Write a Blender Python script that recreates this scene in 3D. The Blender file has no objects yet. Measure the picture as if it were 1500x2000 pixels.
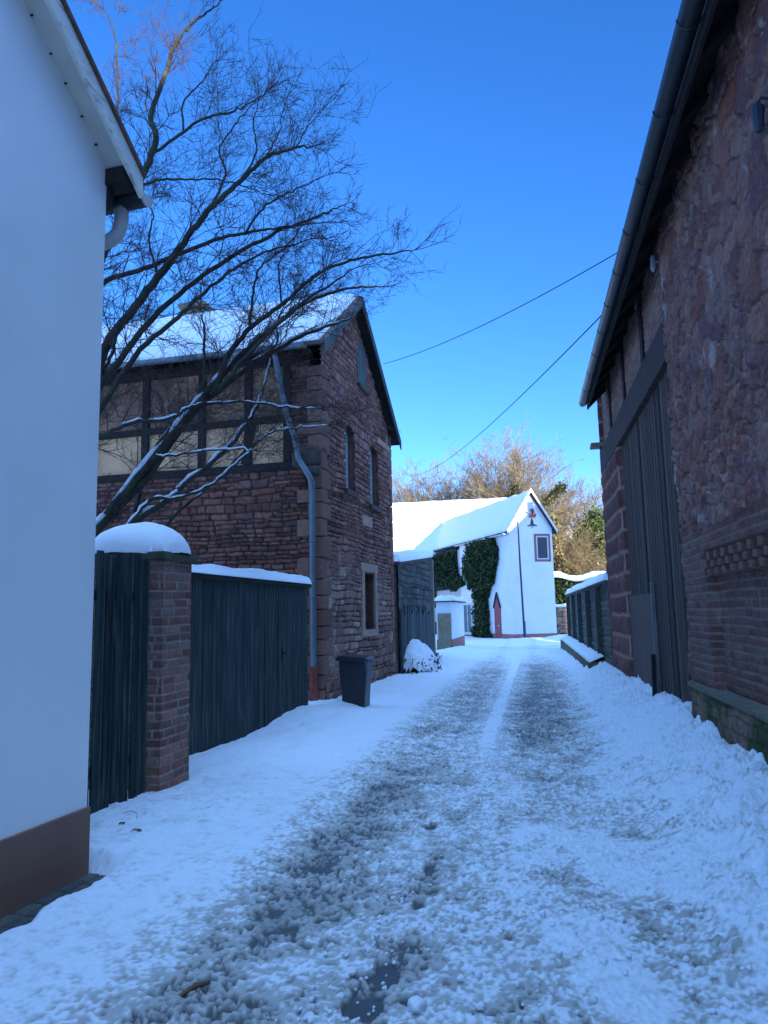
import bpy, bmesh, math, random
import numpy as np
from mathutils import Vector, Matrix
SC = bpy.context.scene
COL = SC.collection
R = math.radians
# ---------------------------------------------------------------- camera
cd = bpy.data.cameras.new("camera"); cam = bpy.data.objects.new("camera", cd); COL.objects.link(cam)
cam.matrix_world = Matrix.Translation((0, 0, 1.6)) @ Matrix.Rotation(R(90+7.74), 4, 'X') @ Matrix.Rotation(R(-1.2), 4, 'Z')
cd.sensor_fit = 'VERTICAL'; cd.sensor_height = 36; cd.lens = 26.1; cd.clip_start = .05; cd.clip_end = 2000
SC.camera = cam
# ---------------------------------------------------------------- sky, sun, exposure
SUN_AZ, SUN_EL = 150, 11.5
W = bpy.data.worlds.new("World"); SC.world = W; W.use_nodes = True
nt = W.node_tree; nt.nodes.clear()
sky = nt.nodes.new('ShaderNodeTexSky'); sky.sky_type = 'NISHITA'; sky.sun_disc = False
sky.sun_elevation = R(SUN_EL); sky.sun_rotation = R(SUN_AZ); sky.air_density = .7; sky.dust_density = .1; sky.ozone_density = 2.5
hs = nt.nodes.new('ShaderNodeHueSaturation'); hs.inputs['Saturation'].default_value = 1.22; hs.inputs['Hue'].default_value = .5
bg = nt.nodes.new('ShaderNodeBackground'); bg.inputs[1].default_value = .15
wo = nt.nodes.new('ShaderNodeOutputWorld')
# a deep winter blue, brightened overhead, above the picture, as added fill for the shaded lane
tc_ = nt.nodes.new('ShaderNodeTexCoord'); sx_ = nt.nodes.new('ShaderNodeSeparateXYZ'); nt.links.new(tc_.outputs['Generated'], sx_.inputs[0])
vr_ = nt.nodes.new('ShaderNodeMapRange'); vr_.interpolation_type = 'SMOOTHSTEP'; vr_.inputs['From Min'].default_value = .71; vr_.inputs['From Max'].default_value = .88
nt.links.new(sx_.outputs['Z'], vr_.inputs[0])
tn_ = nt.nodes.new('ShaderNodeMix'); tn_.data_type = 'RGBA'; nt.links.new(vr_.outputs[0], tn_.inputs['Factor']); tn_.inputs['A'].default_value = (.66, .66, .86, 1); tn_.inputs['B'].default_value = (19.5, 7.0, 4.8, 1)
ml_ = nt.nodes.new('ShaderNodeVectorMath'); ml_.operation = 'MULTIPLY'
nt.links.new(sky.outputs[0], hs.inputs['Color']); nt.links.new(hs.outputs[0], ml_.inputs[0]); nt.links.new(tn_.outputs['Result'], ml_.inputs[1]); nt.links.new(ml_.outputs[0], bg.inputs[0]); nt.links.new(bg.outputs[0], wo.inputs[0])
sd = bpy.data.lights.new("sun", 'SUN'); sd.energy = 3.0; sd.angle = R(.5); sd.color = (1, .87, .70)
sun = bpy.data.objects.new("sun", sd); COL.objects.link(sun)
sv = Vector((math.sin(R(SUN_AZ))*math.cos(R(SUN_EL)), math.cos(R(SUN_AZ))*math.cos(R(SUN_EL)), math.sin(R(SUN_EL))))
sun.rotation_euler = sv.to_track_quat('Z', 'Y').to_euler()
sun.location = sv*60
SC.view_settings.view_transform = 'Standard'; SC.view_settings.look = 'None'; SC.view_settings.gamma = 1
SC.view_settings.exposure = 1.82
# ---------------------------------------------------------------- numpy noise
def h2(ix, iy, seed=0):
    ix = np.asarray(ix).astype(np.int64); iy = np.asarray(iy).astype(np.int64)
    h = (ix*374761393 + iy*668265263 + seed*362437) & 0xFFFFFFFF
    h = ((h ^ (h >> 13))*1274126177) & 0xFFFFFFFF
    h = ((h ^ (h >> 15))*2246822519) & 0xFFFFFFFF
    return ((h ^ (h >> 16)) & 0xFFFFFF)/float(0x1000000)
def vn(x, y, seed=0):
    x = np.asarray(x, float); y = np.asarray(y, float)
    ix = np.floor(x); iy = np.floor(y); fx = x-ix; fy = y-iy
    fx = fx*fx*(3-2*fx); fy = fy*fy*(3-2*fy)
    a = h2(ix, iy, seed); b = h2(ix+1, iy, seed); c = h2(ix, iy+1, seed); d = h2(ix+1, iy+1, seed)
    return (a*(1-fx)+b*fx)*(1-fy)+(c*(1-fx)+d*fx)*fy
def fbm(x, y, seed=0, o=4):
    s = 0; a = .5; t = 0
    for k in range(o):
        s = s+a*vn(x*2**k+17.3*k, y*2**k+9.1*k, seed+k*31); t += a; a *= .5
    return s/t
def sst(a, b, x):
    t = np.clip((x-a)/(b-a), 0, 1); return t*t*(3-2*t)
def vor(x, y, seed=0, jit=.85):
    """F1, F2-F1 and id of nearest cell"""
    ix = np.floor(x); iy = np.floor(y)
    d1 = np.full(np.shape(x), 9.); d2 = np.full(np.shape(x), 9.); idd = np.zeros(np.shape(x))
    for dx in (-1, 0, 1):
        for dy in (-1, 0, 1):
            cx = ix+dx; cy = iy+dy
            px = cx+.5+(h2(cx, cy, seed)-.5)*jit; py = cy+.5+(h2(cx, cy, seed+7)-.5)*jit
            d = np.sqrt((x-px)**2+(y-py)**2); i = h2(cx, cy, seed+99)
            n = d < d1
            d2 = np.where(n, d1, np.minimum(d2, d)); d1 = np.where(n, d, d1); idd = np.where(n, i, idd)
    return d1, d2-d1, idd
def coursed(s, z, rh, sw, seed, warp=.03, varr=.5, varw=.6, brick=False):
    """distance to joint (metres) and two stone ids for coursed masonry"""
    s = np.asarray(s, float); z = np.asarray(z, float)
    zz = z+warp*(fbm(s*1.3, z*1.3, seed)-.5)*2+warp*.5*(vn(s*6, z*6, seed+3)-.5)
    rng = np.random.RandomState(seed)
    edges = np.cumsum(np.r_[-1.0, rh*(1+varr*(rng.rand(400)-.5)*2)])
    r = np.clip(np.searchsorted(edges, zz)-1, 0, 399)
    dz = np.minimum(zz-edges[r], edges[r+1]-zz)
    ds = np.zeros_like(zz); idc = np.zeros_like(zz); ss = s+warp*(vn(s*5, z*5, seed+8)-.5)
    for k in range(int(r.min()), int(r.max())+1):
        m = r == k
        if not m.any(): continue
        g = np.random.RandomState(seed*1000+k)
        off = (.5*sw*(k % 2) if brick else g.rand()*sw)
        e = np.cumsum(np.r_[-40.0-off, sw*(1+varw*(g.rand(int(90/sw/(1-varw*.3)))-.5)*2)])
        i = np.clip(np.searchsorted(e, ss[m])-1, 0, len(e)-2)
        ds[m] = np.minimum(ss[m]-e[i], e[i+1]-ss[m]); idc[m] = i
    return np.minimum(dz, ds), h2(idc, r, seed), h2(idc, r, seed+5)
# ---------------------------------------------------------------- materials
MATS = {}
def mat(name, col=(.5, .5, .5), rough=.8, attr=False, nscale=8, namt=.15, bump=.3, bscale=60, bdist=.01, stretch=(1, 1, 1), spec=.3, metal=0, rattr=False, sss=0, low=None):
    if name in MATS: return MATS[name]
    m = bpy.data.materials.new(name); m.use_nodes = True; t = m.node_tree; N = t.nodes; L = t.links
    b = N['Principled BSDF']; b.inputs['Roughness'].default_value = rough; b.inputs['Metallic'].default_value = metal
    b.inputs['Specular IOR Level'].default_value = spec
    tc = N.new('ShaderNodeTexCoord'); mp = N.new('ShaderNodeMapping'); mp.inputs['Scale'].default_value = stretch
    L.new(tc.outputs['Object'], mp.inputs[0])
    n1 = N.new('ShaderNodeTexNoise'); n1.inputs['Scale'].default_value = nscale; n1.inputs['Detail'].default_value = 6; L.new(mp.outputs[0], n1.inputs['Vector'])
    mr = N.new('ShaderNodeMapRange'); mr.inputs['From Min'].default_value = .25; mr.inputs['From Max'].default_value = .75
    mr.inputs['To Min'].default_value = 1-namt; mr.inputs['To Max'].default_value = 1+namt; L.new(n1.outputs[0], mr.inputs[0])
    mx = N.new('ShaderNodeVectorMath'); mx.operation = 'SCALE'
    if attr:
        a = N.new('ShaderNodeAttribute'); a.attribute_name = 'Col'; L.new(a.outputs['Color'], mx.inputs[0])
    else: mx.inputs[0].default_value = col
    L.new(mr.outputs[0], mx.inputs['Scale'])
    out = mx.outputs[0]
    if low:   # large soft stains of another colour
        n3 = N.new('ShaderNodeTexNoise'); n3.inputs['Scale'].default_value = low[1]; n3.inputs['Detail'].default_value = 5; L.new(mp.outputs[0], n3.inputs['Vector'])
        r3 = N.new('ShaderNodeMapRange'); r3.inputs['From Min'].default_value = low[2]; r3.inputs['From Max'].default_value = low[3]; L.new(n3.outputs[0], r3.inputs[0])
        m3 = N.new('ShaderNodeMix'); m3.data_type = 'RGBA'; L.new(r3.outputs[0], m3.inputs['Factor']); L.new(out, m3.inputs['A']); m3.inputs['B'].default_value = (*low[0], 1); out = m3.outputs['Result']
    L.new(out, b.inputs['Base Color'])
    if rattr:
        a2 = N.new('ShaderNodeAttribute'); a2.attribute_name = 'Wet'
        r2 = N.new('ShaderNodeMapRange'); r2.inputs['To Min'].default_value = rough; r2.inputs['To Max'].default_value = .38
        L.new(a2.outputs['Fac'], r2.inputs[0]); L.new(r2.outputs[0], b.inputs['Roughness'])
    if bump:
        n2 = N.new('ShaderNodeTexNoise'); n2.inputs['Scale'].default_value = bscale; n2.inputs['Detail'].default_value = 8; n2.inputs['Roughness'].default_value = .65; L.new(mp.outputs[0], n2.inputs['Vector'])
        bp = N.new('ShaderNodeBump'); bp.inputs['Strength'].default_value = bump; bp.inputs['Distance'].default_value = bdist
        L.new(n2.outputs[0], bp.inputs['Height']); L.new(bp.outputs[0], b.inputs['Normal'])
    if sss:
        b.inputs['Subsurface Weight'].default_value = sss; b.inputs['Subsurface Radius'].default_value = (.02, .03, .05)
    MATS[name] = m; return m
SNOW = mat('snow', (.86, .875, .90), .75, nscale=3, namt=.03, bump=.35, bscale=90, bdist=.006)
GSNOW = mat('street_snow', (.85, .87, .9), .7, attr=True, nscale=40, namt=.06, bump=.5, bscale=140, bdist=.006, rattr=True, spec=.4)
STONE = mat('masonry', rough=.92, attr=True, nscale=26, namt=.28, bump=.7, bscale=70, bdist=.012, spec=.15)
RENDER = mat('white_render', (.87, .87, .85), .9, nscale=1.2, namt=.05, bump=.35, bscale=110, bdist=.004, spec=.15, low=((.80, .79, .76), .9, .52, .75))
PLINTHB = mat('brown_plinth', (.26, .145, .105), .9, nscale=2, namt=.12, bump=.4, bscale=120, bdist=.004)
PLINTHR = mat('red_plinth', (.42, .17, .15), .9, nscale=4, namt=.15, bump=.3)
WPAINT = mat('weathered_white_wood', (.72, .70, .62), .7, nscale=5, namt=.12, bump=.4, bscale=30, bdist=.004, stretch=(6, .6, 6), low=((.33, .31, .24), 4, .56, .72))
WGREY = mat('grey_wood', (.10, .088, .08), .9, attr=True, nscale=14, namt=.35, bump=.9, bscale=40, bdist=.01, stretch=(4, 4, .35))
GREENW = mat('green_wood', (.02, .06, .06), .75, attr=True, nscale=7, namt=.4, bump=.7, bscale=22, bdist=.007, stretch=(5, 5, .3), low=((.13, .135, .11), 6, .50, .82))
TIMBER = mat('dark_timber', (.028, .022, .02), .9, nscale=10, namt=.35, bump=.8, bscale=40, bdist=.01)
SOFFIT = mat('dark_soffit', (.03, .027, .026), .95, nscale=10, namt=.3, bump=.4)
PLASTER = mat('ochre_plaster', (.66, .39, .21), .95, nscale=3, namt=.14, bump=.5, bscale=50, bdist=.006, low=((.45, .25, .14), 1.6, .5, .75))
ZINC = mat('zinc', (.16, .20, .22), .5, nscale=4, namt=.22, bump=.15, metal=.35, spec=.5)
ZINCD = mat('dark_zinc', (.022, .027, .033), .45, nscale=3, namt=.25, bump=.1, metal=.3, spec=.5)
PIPEW = mat('grey_plastic_pipe', (.50, .50, .46), .5, nscale=6, namt=.1, bump=.1)
RUSTP = mat('red_cast_pipe', (.26, .06, .045), .8, nscale=12, namt=.3, bump=.4)
BIN = mat('dark_bin_plastic', (.012, .014, .022), .42, nscale=10, namt=.15, bump=.15, bscale=120, bdist=.002, spec=.5)
BARK = mat('bark', (.055, .05, .038), .9, nscale=16, namt=.35, bump=.8, bscale=60, bdist=.008, low=((.075, .09, .04), 5, .52, .7))
TWIG = mat('twig_bark', (.085, .05, .042), .85, nscale=10, namt=.3, bump=0)
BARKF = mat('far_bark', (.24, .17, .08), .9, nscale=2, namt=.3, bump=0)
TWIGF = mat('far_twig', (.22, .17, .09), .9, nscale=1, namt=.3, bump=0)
LEAF = mat('leaves', rough=.6, attr=True, nscale=3, namt=.3, bump=0, spec=.3)
TILE = mat('roof_tile', (.16, .09, .07), .85, nscale=12, namt=.3, bump=.5)
ORANGET = mat('orange_tile', (.62, .16, .07), .8, nscale=6, namt=.2, bump=.3)
BLACK = mat('interior_dark', (.012, .012, .014), .9, bump=0)
GLASS = mat('window_glass', (.06, .09, .11), .08, bump=0, namt=.3, nscale=3, spec=.8)
WFRAME = mat('white_frame', (.62, .66, .64), .6, nscale=12, namt=.15, bump=.2)
SANDST = mat('dressed_sandstone', (.27, .21, .17), .9, nscale=9, namt=.25, bump=.6, bscale=60, bdist=.01)
STONEG = mat('pale_stone', (.33, .32, .27), .9, nscale=9, namt=.25, bump=.6, bscale=60, bdist=.008)
PINKW = mat('red_painted_wood', (.38, .09, .10), .7, nscale=10, namt=.2, bump=.3, stretch=(4, 4, .5))
BEIGE = mat('beige_panel', (.27, .22, .14), .85, nscale=6, namt=.25, bump=.4)
LAMPM = mat('lamp_metal', (.05, .07, .09), .5, bump=0, metal=.3)
COBBLE = mat('cobble', rough=.85, attr=True, nscale=30, namt=.3, bump=.7, bscale=80, bdist=.01)
CABLE = mat('cable', (.02, .02, .025), .7, bump=0)
STRAW = mat('dead_leaf', (.16, .10, .06), .85, bump=.2, namt=.4)
# ---------------------------------------------------------------- object helpers
def tag(o, label=None, cat=None, group=None, kind=None):
    if label: o['label'] = label
    if cat: o['category'] = cat
    if group: o['group'] = group
    if kind: o['kind'] = kind
    return o
def empty(name, loc, label, cat, group=None):
    o = bpy.data.objects.new(name, None); COL.objects.link(o); o.location = loc; o.empty_display_size = .2
    return tag(o, label, cat, group)
def link(name, me, m, parent=None, smooth=False):
    o = bpy.data.objects.new(name, me); COL.objects.link(o)
    if m: me.materials.append(m)
    if parent:
        o.parent = parent
        o.matrix_parent_inverse = Matrix.Identity(4)
        # vertices are built in world space: move them into the parent's frame
        P = parent; T = Vector((0, 0, 0)); q = P
        while q: T += q.location; q = q.parent
        me.transform(Matrix.Translation(-T))
    if smooth:
        me.polygons.foreach_set('use_smooth', [True]*len(me.polygons))
    return o
class MB:
    def __init__(s): s.v = []; s.f = []; s.c = []; s.hascol = False
    def add(s, vs, fs, col=None):
        n = len(s.v); s.v += [tuple(v) for v in vs]; s.f += [tuple(i+n for i in f) for f in fs]
        if col is not None: s.hascol = True
        s.c += [col if col is not None else (.5, .5, .5)]*len(vs)
        return s
    def hexa(s, p, col=None):   # 8 points: bottom 4 ccw, top 4
        return s.add(p, [(0, 3, 2, 1), (4, 5, 6, 7), (0, 1, 5, 4), (1, 2, 6, 5), (2, 3, 7, 6), (3, 0, 4, 7)], col)
    def tube(s, pts, rad, n=8, col=None, caps=True, flat=1.0):
        pts = [Vector(p) for p in pts]; k = len(pts)
        if not hasattr(rad, '__len__'): rad = [rad]*k
        up = Vector((.13, .21, 1)); vs = []; prev = None
        for i, p in enumerate(pts):
            d = (pts[min(i+1, k-1)]-pts[max(i-1, 0)])
            if d.length < 1e-9: d = Vector((0, 0, 1))
            d.normalize()
            a = (prev - d*prev.dot(d)) if prev is not None else d.cross(up)
            if a.length < 1e-4: a = d.cross(Vector((1, 0, 0)))
            a.normalize(); prev = a; b = d.cross(a)
            for j in range(n):
                t = 2*math.pi*j/n; vs.append(p+a*math.cos(t)*rad[i]+b*math.sin(t)*rad[i]*flat)
        fs = [(i*n+j, i*n+(j+1) % n, (i+1)*n+(j+1) % n, (i+1)*n+j) for i in range(k-1) for j in range(n)]
        if caps: fs += [tuple(range(n-1, -1, -1)), tuple((k-1)*n+j for j in range(n))]
        return s.add(vs, fs, col)
    def build(s, name, m, parent=None, smooth=False, bevel=0, world=True):
        me = bpy.data.meshes.new(name); me.from_pydata(s.v, [], s.f); me.update()
        if s.hascol:
            ca = me.color_attributes.new('Col', 'FLOAT_COLOR', 'POINT')
            a = np.ones((len(s.v), 4), np.float32); a[:, :3] = np.array(s.c, np.float32); ca.data.foreach_set('color', a.ravel())
        o = link(name, me, m, parent, smooth)
        if bevel:
            b = o.modifiers.new('b', 'BEVEL'); b.width = bevel; b.segments = 2; b.limit_method = 'ANGLE'
        return o
class Fr:
    """vertical wall frame: s along heading, n out to the right of the heading, z up"""
    def __init__(f, p, th): f.p = Vector((p[0], p[1], 0)); a = R(th); f.d = Vector((math.sin(a), math.cos(a), 0)); f.n = Vector((math.cos(a), -math.sin(a), 0))
    def P(f, s, n, z): return f.p+f.d*s+f.n*n+Vector((0, 0, z))
    def box(f, mb, s0, s1, n0, n1, z0, z1, col=None):
        p = [f.P(s0, n0, z0), f.P(s0, n1, z0), f.P(s1, n1, z0), f.P(s1, n0, z0), f.P(s0, n0, z1), f.P(s0, n1, z1), f.P(s1, n1, z1), f.P(s1, n0, z1)]
        mb.hexa(p, col); return mb
    def poly(f, mb, pts, n0, n1, col=None):   # prism of an (s,z) outline
        k = len(pts); v = [f.P(s, n0, z) for s, z in pts]+[f.P(s, n1, z) for s, z in pts]
        fs = [tuple(range(k)), tuple(range(2*k-1, k-1, -1))]+[(i, i+k, (i+1) % k+k, (i+1) % k) for i in range(k)]
        mb.add(v, fs, col); return mb
    def grid(f, name, s0, s1, z0, z1, res, fn, m, parent=None, side=1, keep=None, zres=None):
        ns = int((s1-s0)/res)+1; nz = int((z1-z0)/(zres or res))+1
        S, Z = np.meshgrid(np.linspace(s0, s1, ns), np.linspace(z0, z1, nz))
        Hh, C = fn(S, Z)
        X = f.p.x+f.d.x*S+f.n.x*Hh*side; Y = f.p.y+f.d.y*S+f.n.y*Hh*side
        V = np.stack([X, Y, Z], -1).reshape(-1, 3)
        I = np.arange(ns*nz).reshape(nz, ns)
        F = np.stack([I[:-1, :-1], I[:-1, 1:], I[1:, 1:], I[1:, :-1]], -1).reshape(-1, 4)
        if side > 0: F = F[:, ::-1]
        F = F[:, ::-1] if side > 0 else F
        if keep is not None:
            K = keep((S[:-1, :-1]+S[1:, 1:])/2, (Z[:-1, :-1]+Z[1:, 1:])/2).reshape(-1); F = F[K]
        return npmesh(name, V, F, C.reshape(-1, 3), m, parent)
def npmesh(name, V, F, C=None, m=None, parent=None, wet=None, smooth=True):
    me = bpy.data.meshes.new(name)
    used = np.unique(F); rm = np.zeros(len(V), np.int64); rm[used] = np.arange(len(used)); V = V[used]; F = rm[F]
    k = F.shape[1]
    me.vertices.add(len(V)); me.vertices.foreach_set('co', V.astype(np.float32).ravel())
    me.loops.add(F.size); me.loops.foreach_set('vertex_index', F.astype(np.int32).ravel())
    me.polygons.add(len(F)); me.polygons.foreach_set('loop_start', np.arange(0, F.size, k, dtype=np.int32))
    me.update(calc_edges=True); me.validate()
    if smooth: me.polygons.foreach_set('use_smooth', np.ones(len(me.polygons), bool))
    if C is not None:
        C = C[used]; ca = me.color_attributes.new('Col', 'FLOAT_COLOR', 'POINT')
        a = np.ones((len(V), 4), np.float32); a[:, :3] = C; ca.data.foreach_set('color', a.ravel())
    if wet is not None:
        at = me.attributes.new('Wet', 'FLOAT', 'POINT'); at.data.foreach_set('value', wet[used].astype(np.float32))
    return link(name, me, m, parent)
def pal(t, cols, warm=True):
    cols = np.array(cols)*(np.array((1.52, 1.20, 1.10)) if warm else 1); n = len(cols); i = np.clip((t*n).astype(int), 0, n-1); return cols[i]
def catmull(P, sub=6):
    P = [Vector(p) for p in P]; out = []
    Q = [P[0]*2-P[1]]+P+[P[-1]*2-P[-2]]
    for i in range(1, len(Q)-2):
        a, b, c, d = Q[i-1], Q[i], Q[i+1], Q[i+2]
        for k in range(sub):
            t = k/sub
            out.append(.5*((2*b)+(-a+c)*t+(2*a-5*b+4*c-d)*t*t+(-a+3*b-3*c+d)*t**3))
    out.append(P[-1]); return out
def snowslab(f, name, s0, s1, n0, n1, zfun, th, parent, m=None, res=.06, seed=1, over=.04, sidez=None):
    """rounded snow load lying on a strip; zfun(s,n) -> base height"""
    ns = max(6, int((s1-s0)/res)); nn = max(6, int((n1-n0)/res))
    u = np.linspace(0, 1, ns+1); w = np.linspace(0, 1, nn+1)
    U, Wd = np.meshgrid(u, w); S = s0-over+(s1-s0+2*over)*U; Nn = n0-over+(n1-n0+2*over)*Wd
    es = np.minimum(U, 1-U)*(s1-s0+2*over); en = np.minimum(Wd, 1-Wd)*(n1-n0+2*over)
    e = np.minimum(es, en); rr = max(th*.9, .04)
    prof = np.sqrt(np.clip(1-(1-np.clip(e/rr, 0, 1))**2, 0, 1))
    zb = zfun(S, Nn)
    zt = zb-.01+prof*th*(1+.75*(fbm(S*1.7, Nn*1.7, seed)-.5))+.012*(fbm(S*9, Nn*9, seed+4)-.5)*(prof > .2)
    S = S+.02*(fbm(S*6, Nn*6, seed+9)-.5); Nn = Nn+.035*min(1, th/.12)*(fbm(S*3.5, Nn*0, seed+19)-.5)
    X = f.p.x+f.d.x*S+f.n.x*Nn; Y = f.p.y+f.d.y*S+f.n.y*Nn
    V1 = np.stack([X, Y, zt], -1).reshape(-1, 3); V2 = np.stack([X, Y, zb-.03*(e < .001)*0-.012], -1).reshape(-1, 3)
    I = np.arange((ns+1)*(nn+1)).reshape(nn+1, ns+1)
    F1 = np.stack([I[:-1, :-1], I[:-1, 1:], I[1:, 1:], I[1:, :-1]], -1).reshape(-1, 4)
    n0_ = len(V1); F2 = F1[:, ::-1]+n0_
    b = list(I[0, :])+list(I[1:, -1])+list(I[-1, ::-1][1:])+list(I[::-1, 0][1:-1]); b = np.array(b)
    F3 = np.stack([b, b+n0_, np.roll(b, -1)+n0_, np.roll(b, -1)], -1)
    return npmesh(name, np.r_[V1, V2], np.r_[F1[:, ::-1], F2[:, ::-1], F3], None, m or SNOW, parent)

LH = Fr((-1.95, 4.98), 16); SG = Fr((-1.15, 13.47), 14.7); SS = Fr((-1.15, 13.47), -75.3)
GT = Fr((-2.16, 8.31), 13.2); IF = Fr((-2.36, 6.04), 16); BN = Fr((3.31, 8.17), 10.5)
FS = Fr((6.88, 40.84), -15.4); FG = Fr((6.88, 40.84), 74.6)
# ================================================================ GROUND
def ground_fields(X, Y):
    U = X-.2*Y
    n1 = fbm(X*1.1, Y*1.1, 3); n2 = fbm(X*5, Y*5, 11, 4); n3 = fbm(X*18, Y*18, 23, 4); n4 = vn(X*55, Y*55, 31)
    near = 1-sst(6.5, 10, Y); far = sst(6.5, 10.5, Y+1.5*(n1-.5))*(1-sst(19, 27, Y+3*(n1-.5)))
    g = lambda c, w: np.exp(-((U-c)/w)**2)
    w1 = .16*(vn(Y*.7, Y*0, 5)-.5)
    seg = .62+.38*sst(.3, .6, vn(Y*1.3, X*1.0, 43))
    A = near*(.26*seg*g(-1.50+w1, .20)+.40*g(-1.52+w1, .34)+.46*g(-.76+w1, .12)*sst(.35, .55, vn(Y*2.2, X*1.5, 41))+.22*g(-.75, .32)+.36*g(.02, .34)*sst(.3, .65, vn(X*3, Y*1.5, 45))+.28*g(.45, .36)*sst(.3, .65, vn(X*3, Y*2, 47))+.16*g(-1.1, .22)+.13)
    A = A+far*(.50*g(-1.42, .52)+.16*g(-1.05, .10)+.64*g(-.10, .42)+.36*g(.40, .36)+.16*g(-.6, .8)-.52*g(-.66, .085))
    A = A+(1-near)*(1-far)*sst(6, 12, Y)*.16*(g(-1.4, .3)+g(-.2, .3))+.22*sst(4, 6, Y)*(1-far)*near*g(-1.42, .3)
    # the curved wheel marks in front of the far house
    rr = np.hypot(X-6.0, Y-40.5); A = A+.40*np.exp(-((rr-8.2)/.35)**2)*(Y < 37)*(X < 9)+.30*np.exp(-((rr-9.8)/.3)**2)*(Y < 37)*(X < 9)
    A = A+.42*(n2-.5)*sst(.04, .3, A)
    ripple = np.sin(2*math.pi*(Y+.06*np.sin(X*9)+.05*n2)/.17)
    tread = far*sst(.2, .6, A)
    n5 = vn(X*26+3*n3, Y*9, 33)
    M = A+.70*(n3-.5)*(.35+.65*sst(.05, .4, A))+.62*(n4-.5)*sst(.05, .3, A)+.40*(n5-.5)*tread+.12*ripple*tread
    M = M-.20*sst(.42, .62, vn(X*4+n2*2, Y*3, 49))*sst(.2, .5, A)
    bare = sst(.54, .70, M)*.94; grey = sst(.10, .38, M)
    bare = bare*(.30+.70*sst(.34, .52, .5*n4+.5*n5+.1*(n3-.5)))
    # puddles of dark wet road showing through
    def blob(px, py, rx, ry, a): 
        q = ((X-px)*math.cos(a)-(Y-py)*math.sin(a))/rx; w = ((X-px)*math.sin(a)+(Y-py)*math.cos(a))/ry
        return np.exp(-(q*q+w*w))
    pud = blob(-.03, 3.52, .085, .20, .15)+blob(-.13, 3.22, .10, .12, 0)+blob(.07, 3.28, .05, .05, 0)+.8*blob(.14, 4.3, .07, .11, .1)+.75*blob(.25, 4.85, .08, .14, .2)+.8*blob(.30, 5.75, .06, .14, .2)+.62*blob(-.94, 3.05, .07, .06, .2)+.7*blob(.08, 3.0, .05, .06, 0)
    pb = sst(.50, .62, pud+.55*(n3-.5)+.2*(n4-.5)); bare = np.maximum(bare, pb); grey = np.maximum(grey, sst(.3, .5, pud+.5*(n3-.5)))
    # heights
    z = .036-.022*bare-.010*grey
    rough = sst(-2.15, -1.6, U)*(1-sst(30, 36, Y))
    d1, dd, _ = vor(X*13, Y*13, 5); d1b, _, idb = vor(X*30, Y*30, 9)
    d1c, _, idc = vor(X*62, Y*62, 19)
    dm = lambda d, r: np.sqrt(np.clip(r*r-d*d, 0, 1))
    clod = dm(d1, .40)*sst(.40, .62, n2)*.060+dm(d1b, .42)*(idb > .40)*.032+dm(d1c, .42)*(idc > .45)*.014
    bank0 = sst(.45, 1.75, U+.25*(n1-.5))
    z = z+rough*(1-.8*bare)*(clod*(.50+.75*bank0)+.022*(n3-.5)+.007*(n4-.5))
    z = z+.011*ripple*tread*(1-.5*bare)
    # right bank
    hb = .36-.10*(1-sst(4.5, 7, Y))-.1*sst(13, 20, Y)
    bk = bank0*hb*(1-sst(27, 31, Y))
    d3, _, _ = vor(X*3.4+.8*n2, Y*3.4, 15)
    z = z+bk*(1+.45*(n1-.5))+bank0*(.10*(n2-.5)+.13*dm(d3, .6))*(1-sst(24, 30, Y))
    # left bank: smooth snow, soft lumps
    lb = sst(-1.75, -2.7, U)*(1-sst(20, 24, Y)); lb = np.clip(lb, 0, 1)
    lbank = sst(1.75, 2.9, -U)
    z = z+lbank*(.06+.09*(n1-.5)+.05*(n2-.5)+.012*(n3-.5))*(1-.5*sst(24, 30, Y))
    z = z+.035*np.exp(-((U+1.95+.15*(n1-.5))/.28)**2)*sst(3, 6, Y)
    z = z+.13*np.exp(-(((X+1.35)/.9)**2+((Y-11.6)/1.0)**2))+.10*np.exp(-(((X+.75)/.28)**2+((Y-12.4)/.35)**2))
    # footprints on the left snow
    d4, _, id4 = vor(X*2.6, Y*1.7, 77, .9)
    z = z-.03*np.exp(-(d4/.16)**2)*lbank*(id4 > .45)
    # cleared strip along the white house
    dl = (X-(-1.95))*math.cos(R(16))-(Y-4.98)*math.sin(R(16)); sl = (X+1.95)*math.sin(R(16))+(Y-4.98)*math.cos(R(16))
    cover = 1-(1-sst(.20, .36, dl+.12*(n2-.5)))*(1-sst(-.04, .16, sl+.06*(n2-.5)))
    z = -.06+(z+.06)*cover
    z = z*(1-.35*sst(26, 40, Y))
    # far right opening and front of the far house: ploughed heaps
    hp = np.exp(-(((X-9.3)/2.4)**2+((Y-38.2)/1.3)**2))*.22+np.exp(-(((X-6.2)/1.6)**2+((Y-38.2)/1.0)**2))*.10
    z = z+hp*(.5+1.0*fbm(X*2, Y*2, 61))
    z = z+.16*np.exp(-((X-.25*Y+4.6)/.7)**2)*sst(20, 26, Y)*(1-sst(30, 34, Y))
    c_s = np.array([.85, .87, .90]); c_g = np.array([.43, .40, .35]); c_b = np.array([.045, .05, .055])
    gg = (grey*.85)[..., None]; bb = bare[..., None]
    dirt = (sst(.54, .70, n3*.55+n4*.45)*rough*.42*sst(.38, .62, n2)*sst(-2.2, -1.6, U)*(1-.55*bank0))[..., None]
    C = c_s*(1-gg)+c_g*gg; C = C*(1-dirt)+np.array([.36, .33, .28])*dirt; C = C*(1-bb*.93)+c_b*bb*.93
    return z, C, bare*.9+grey*.25
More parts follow.
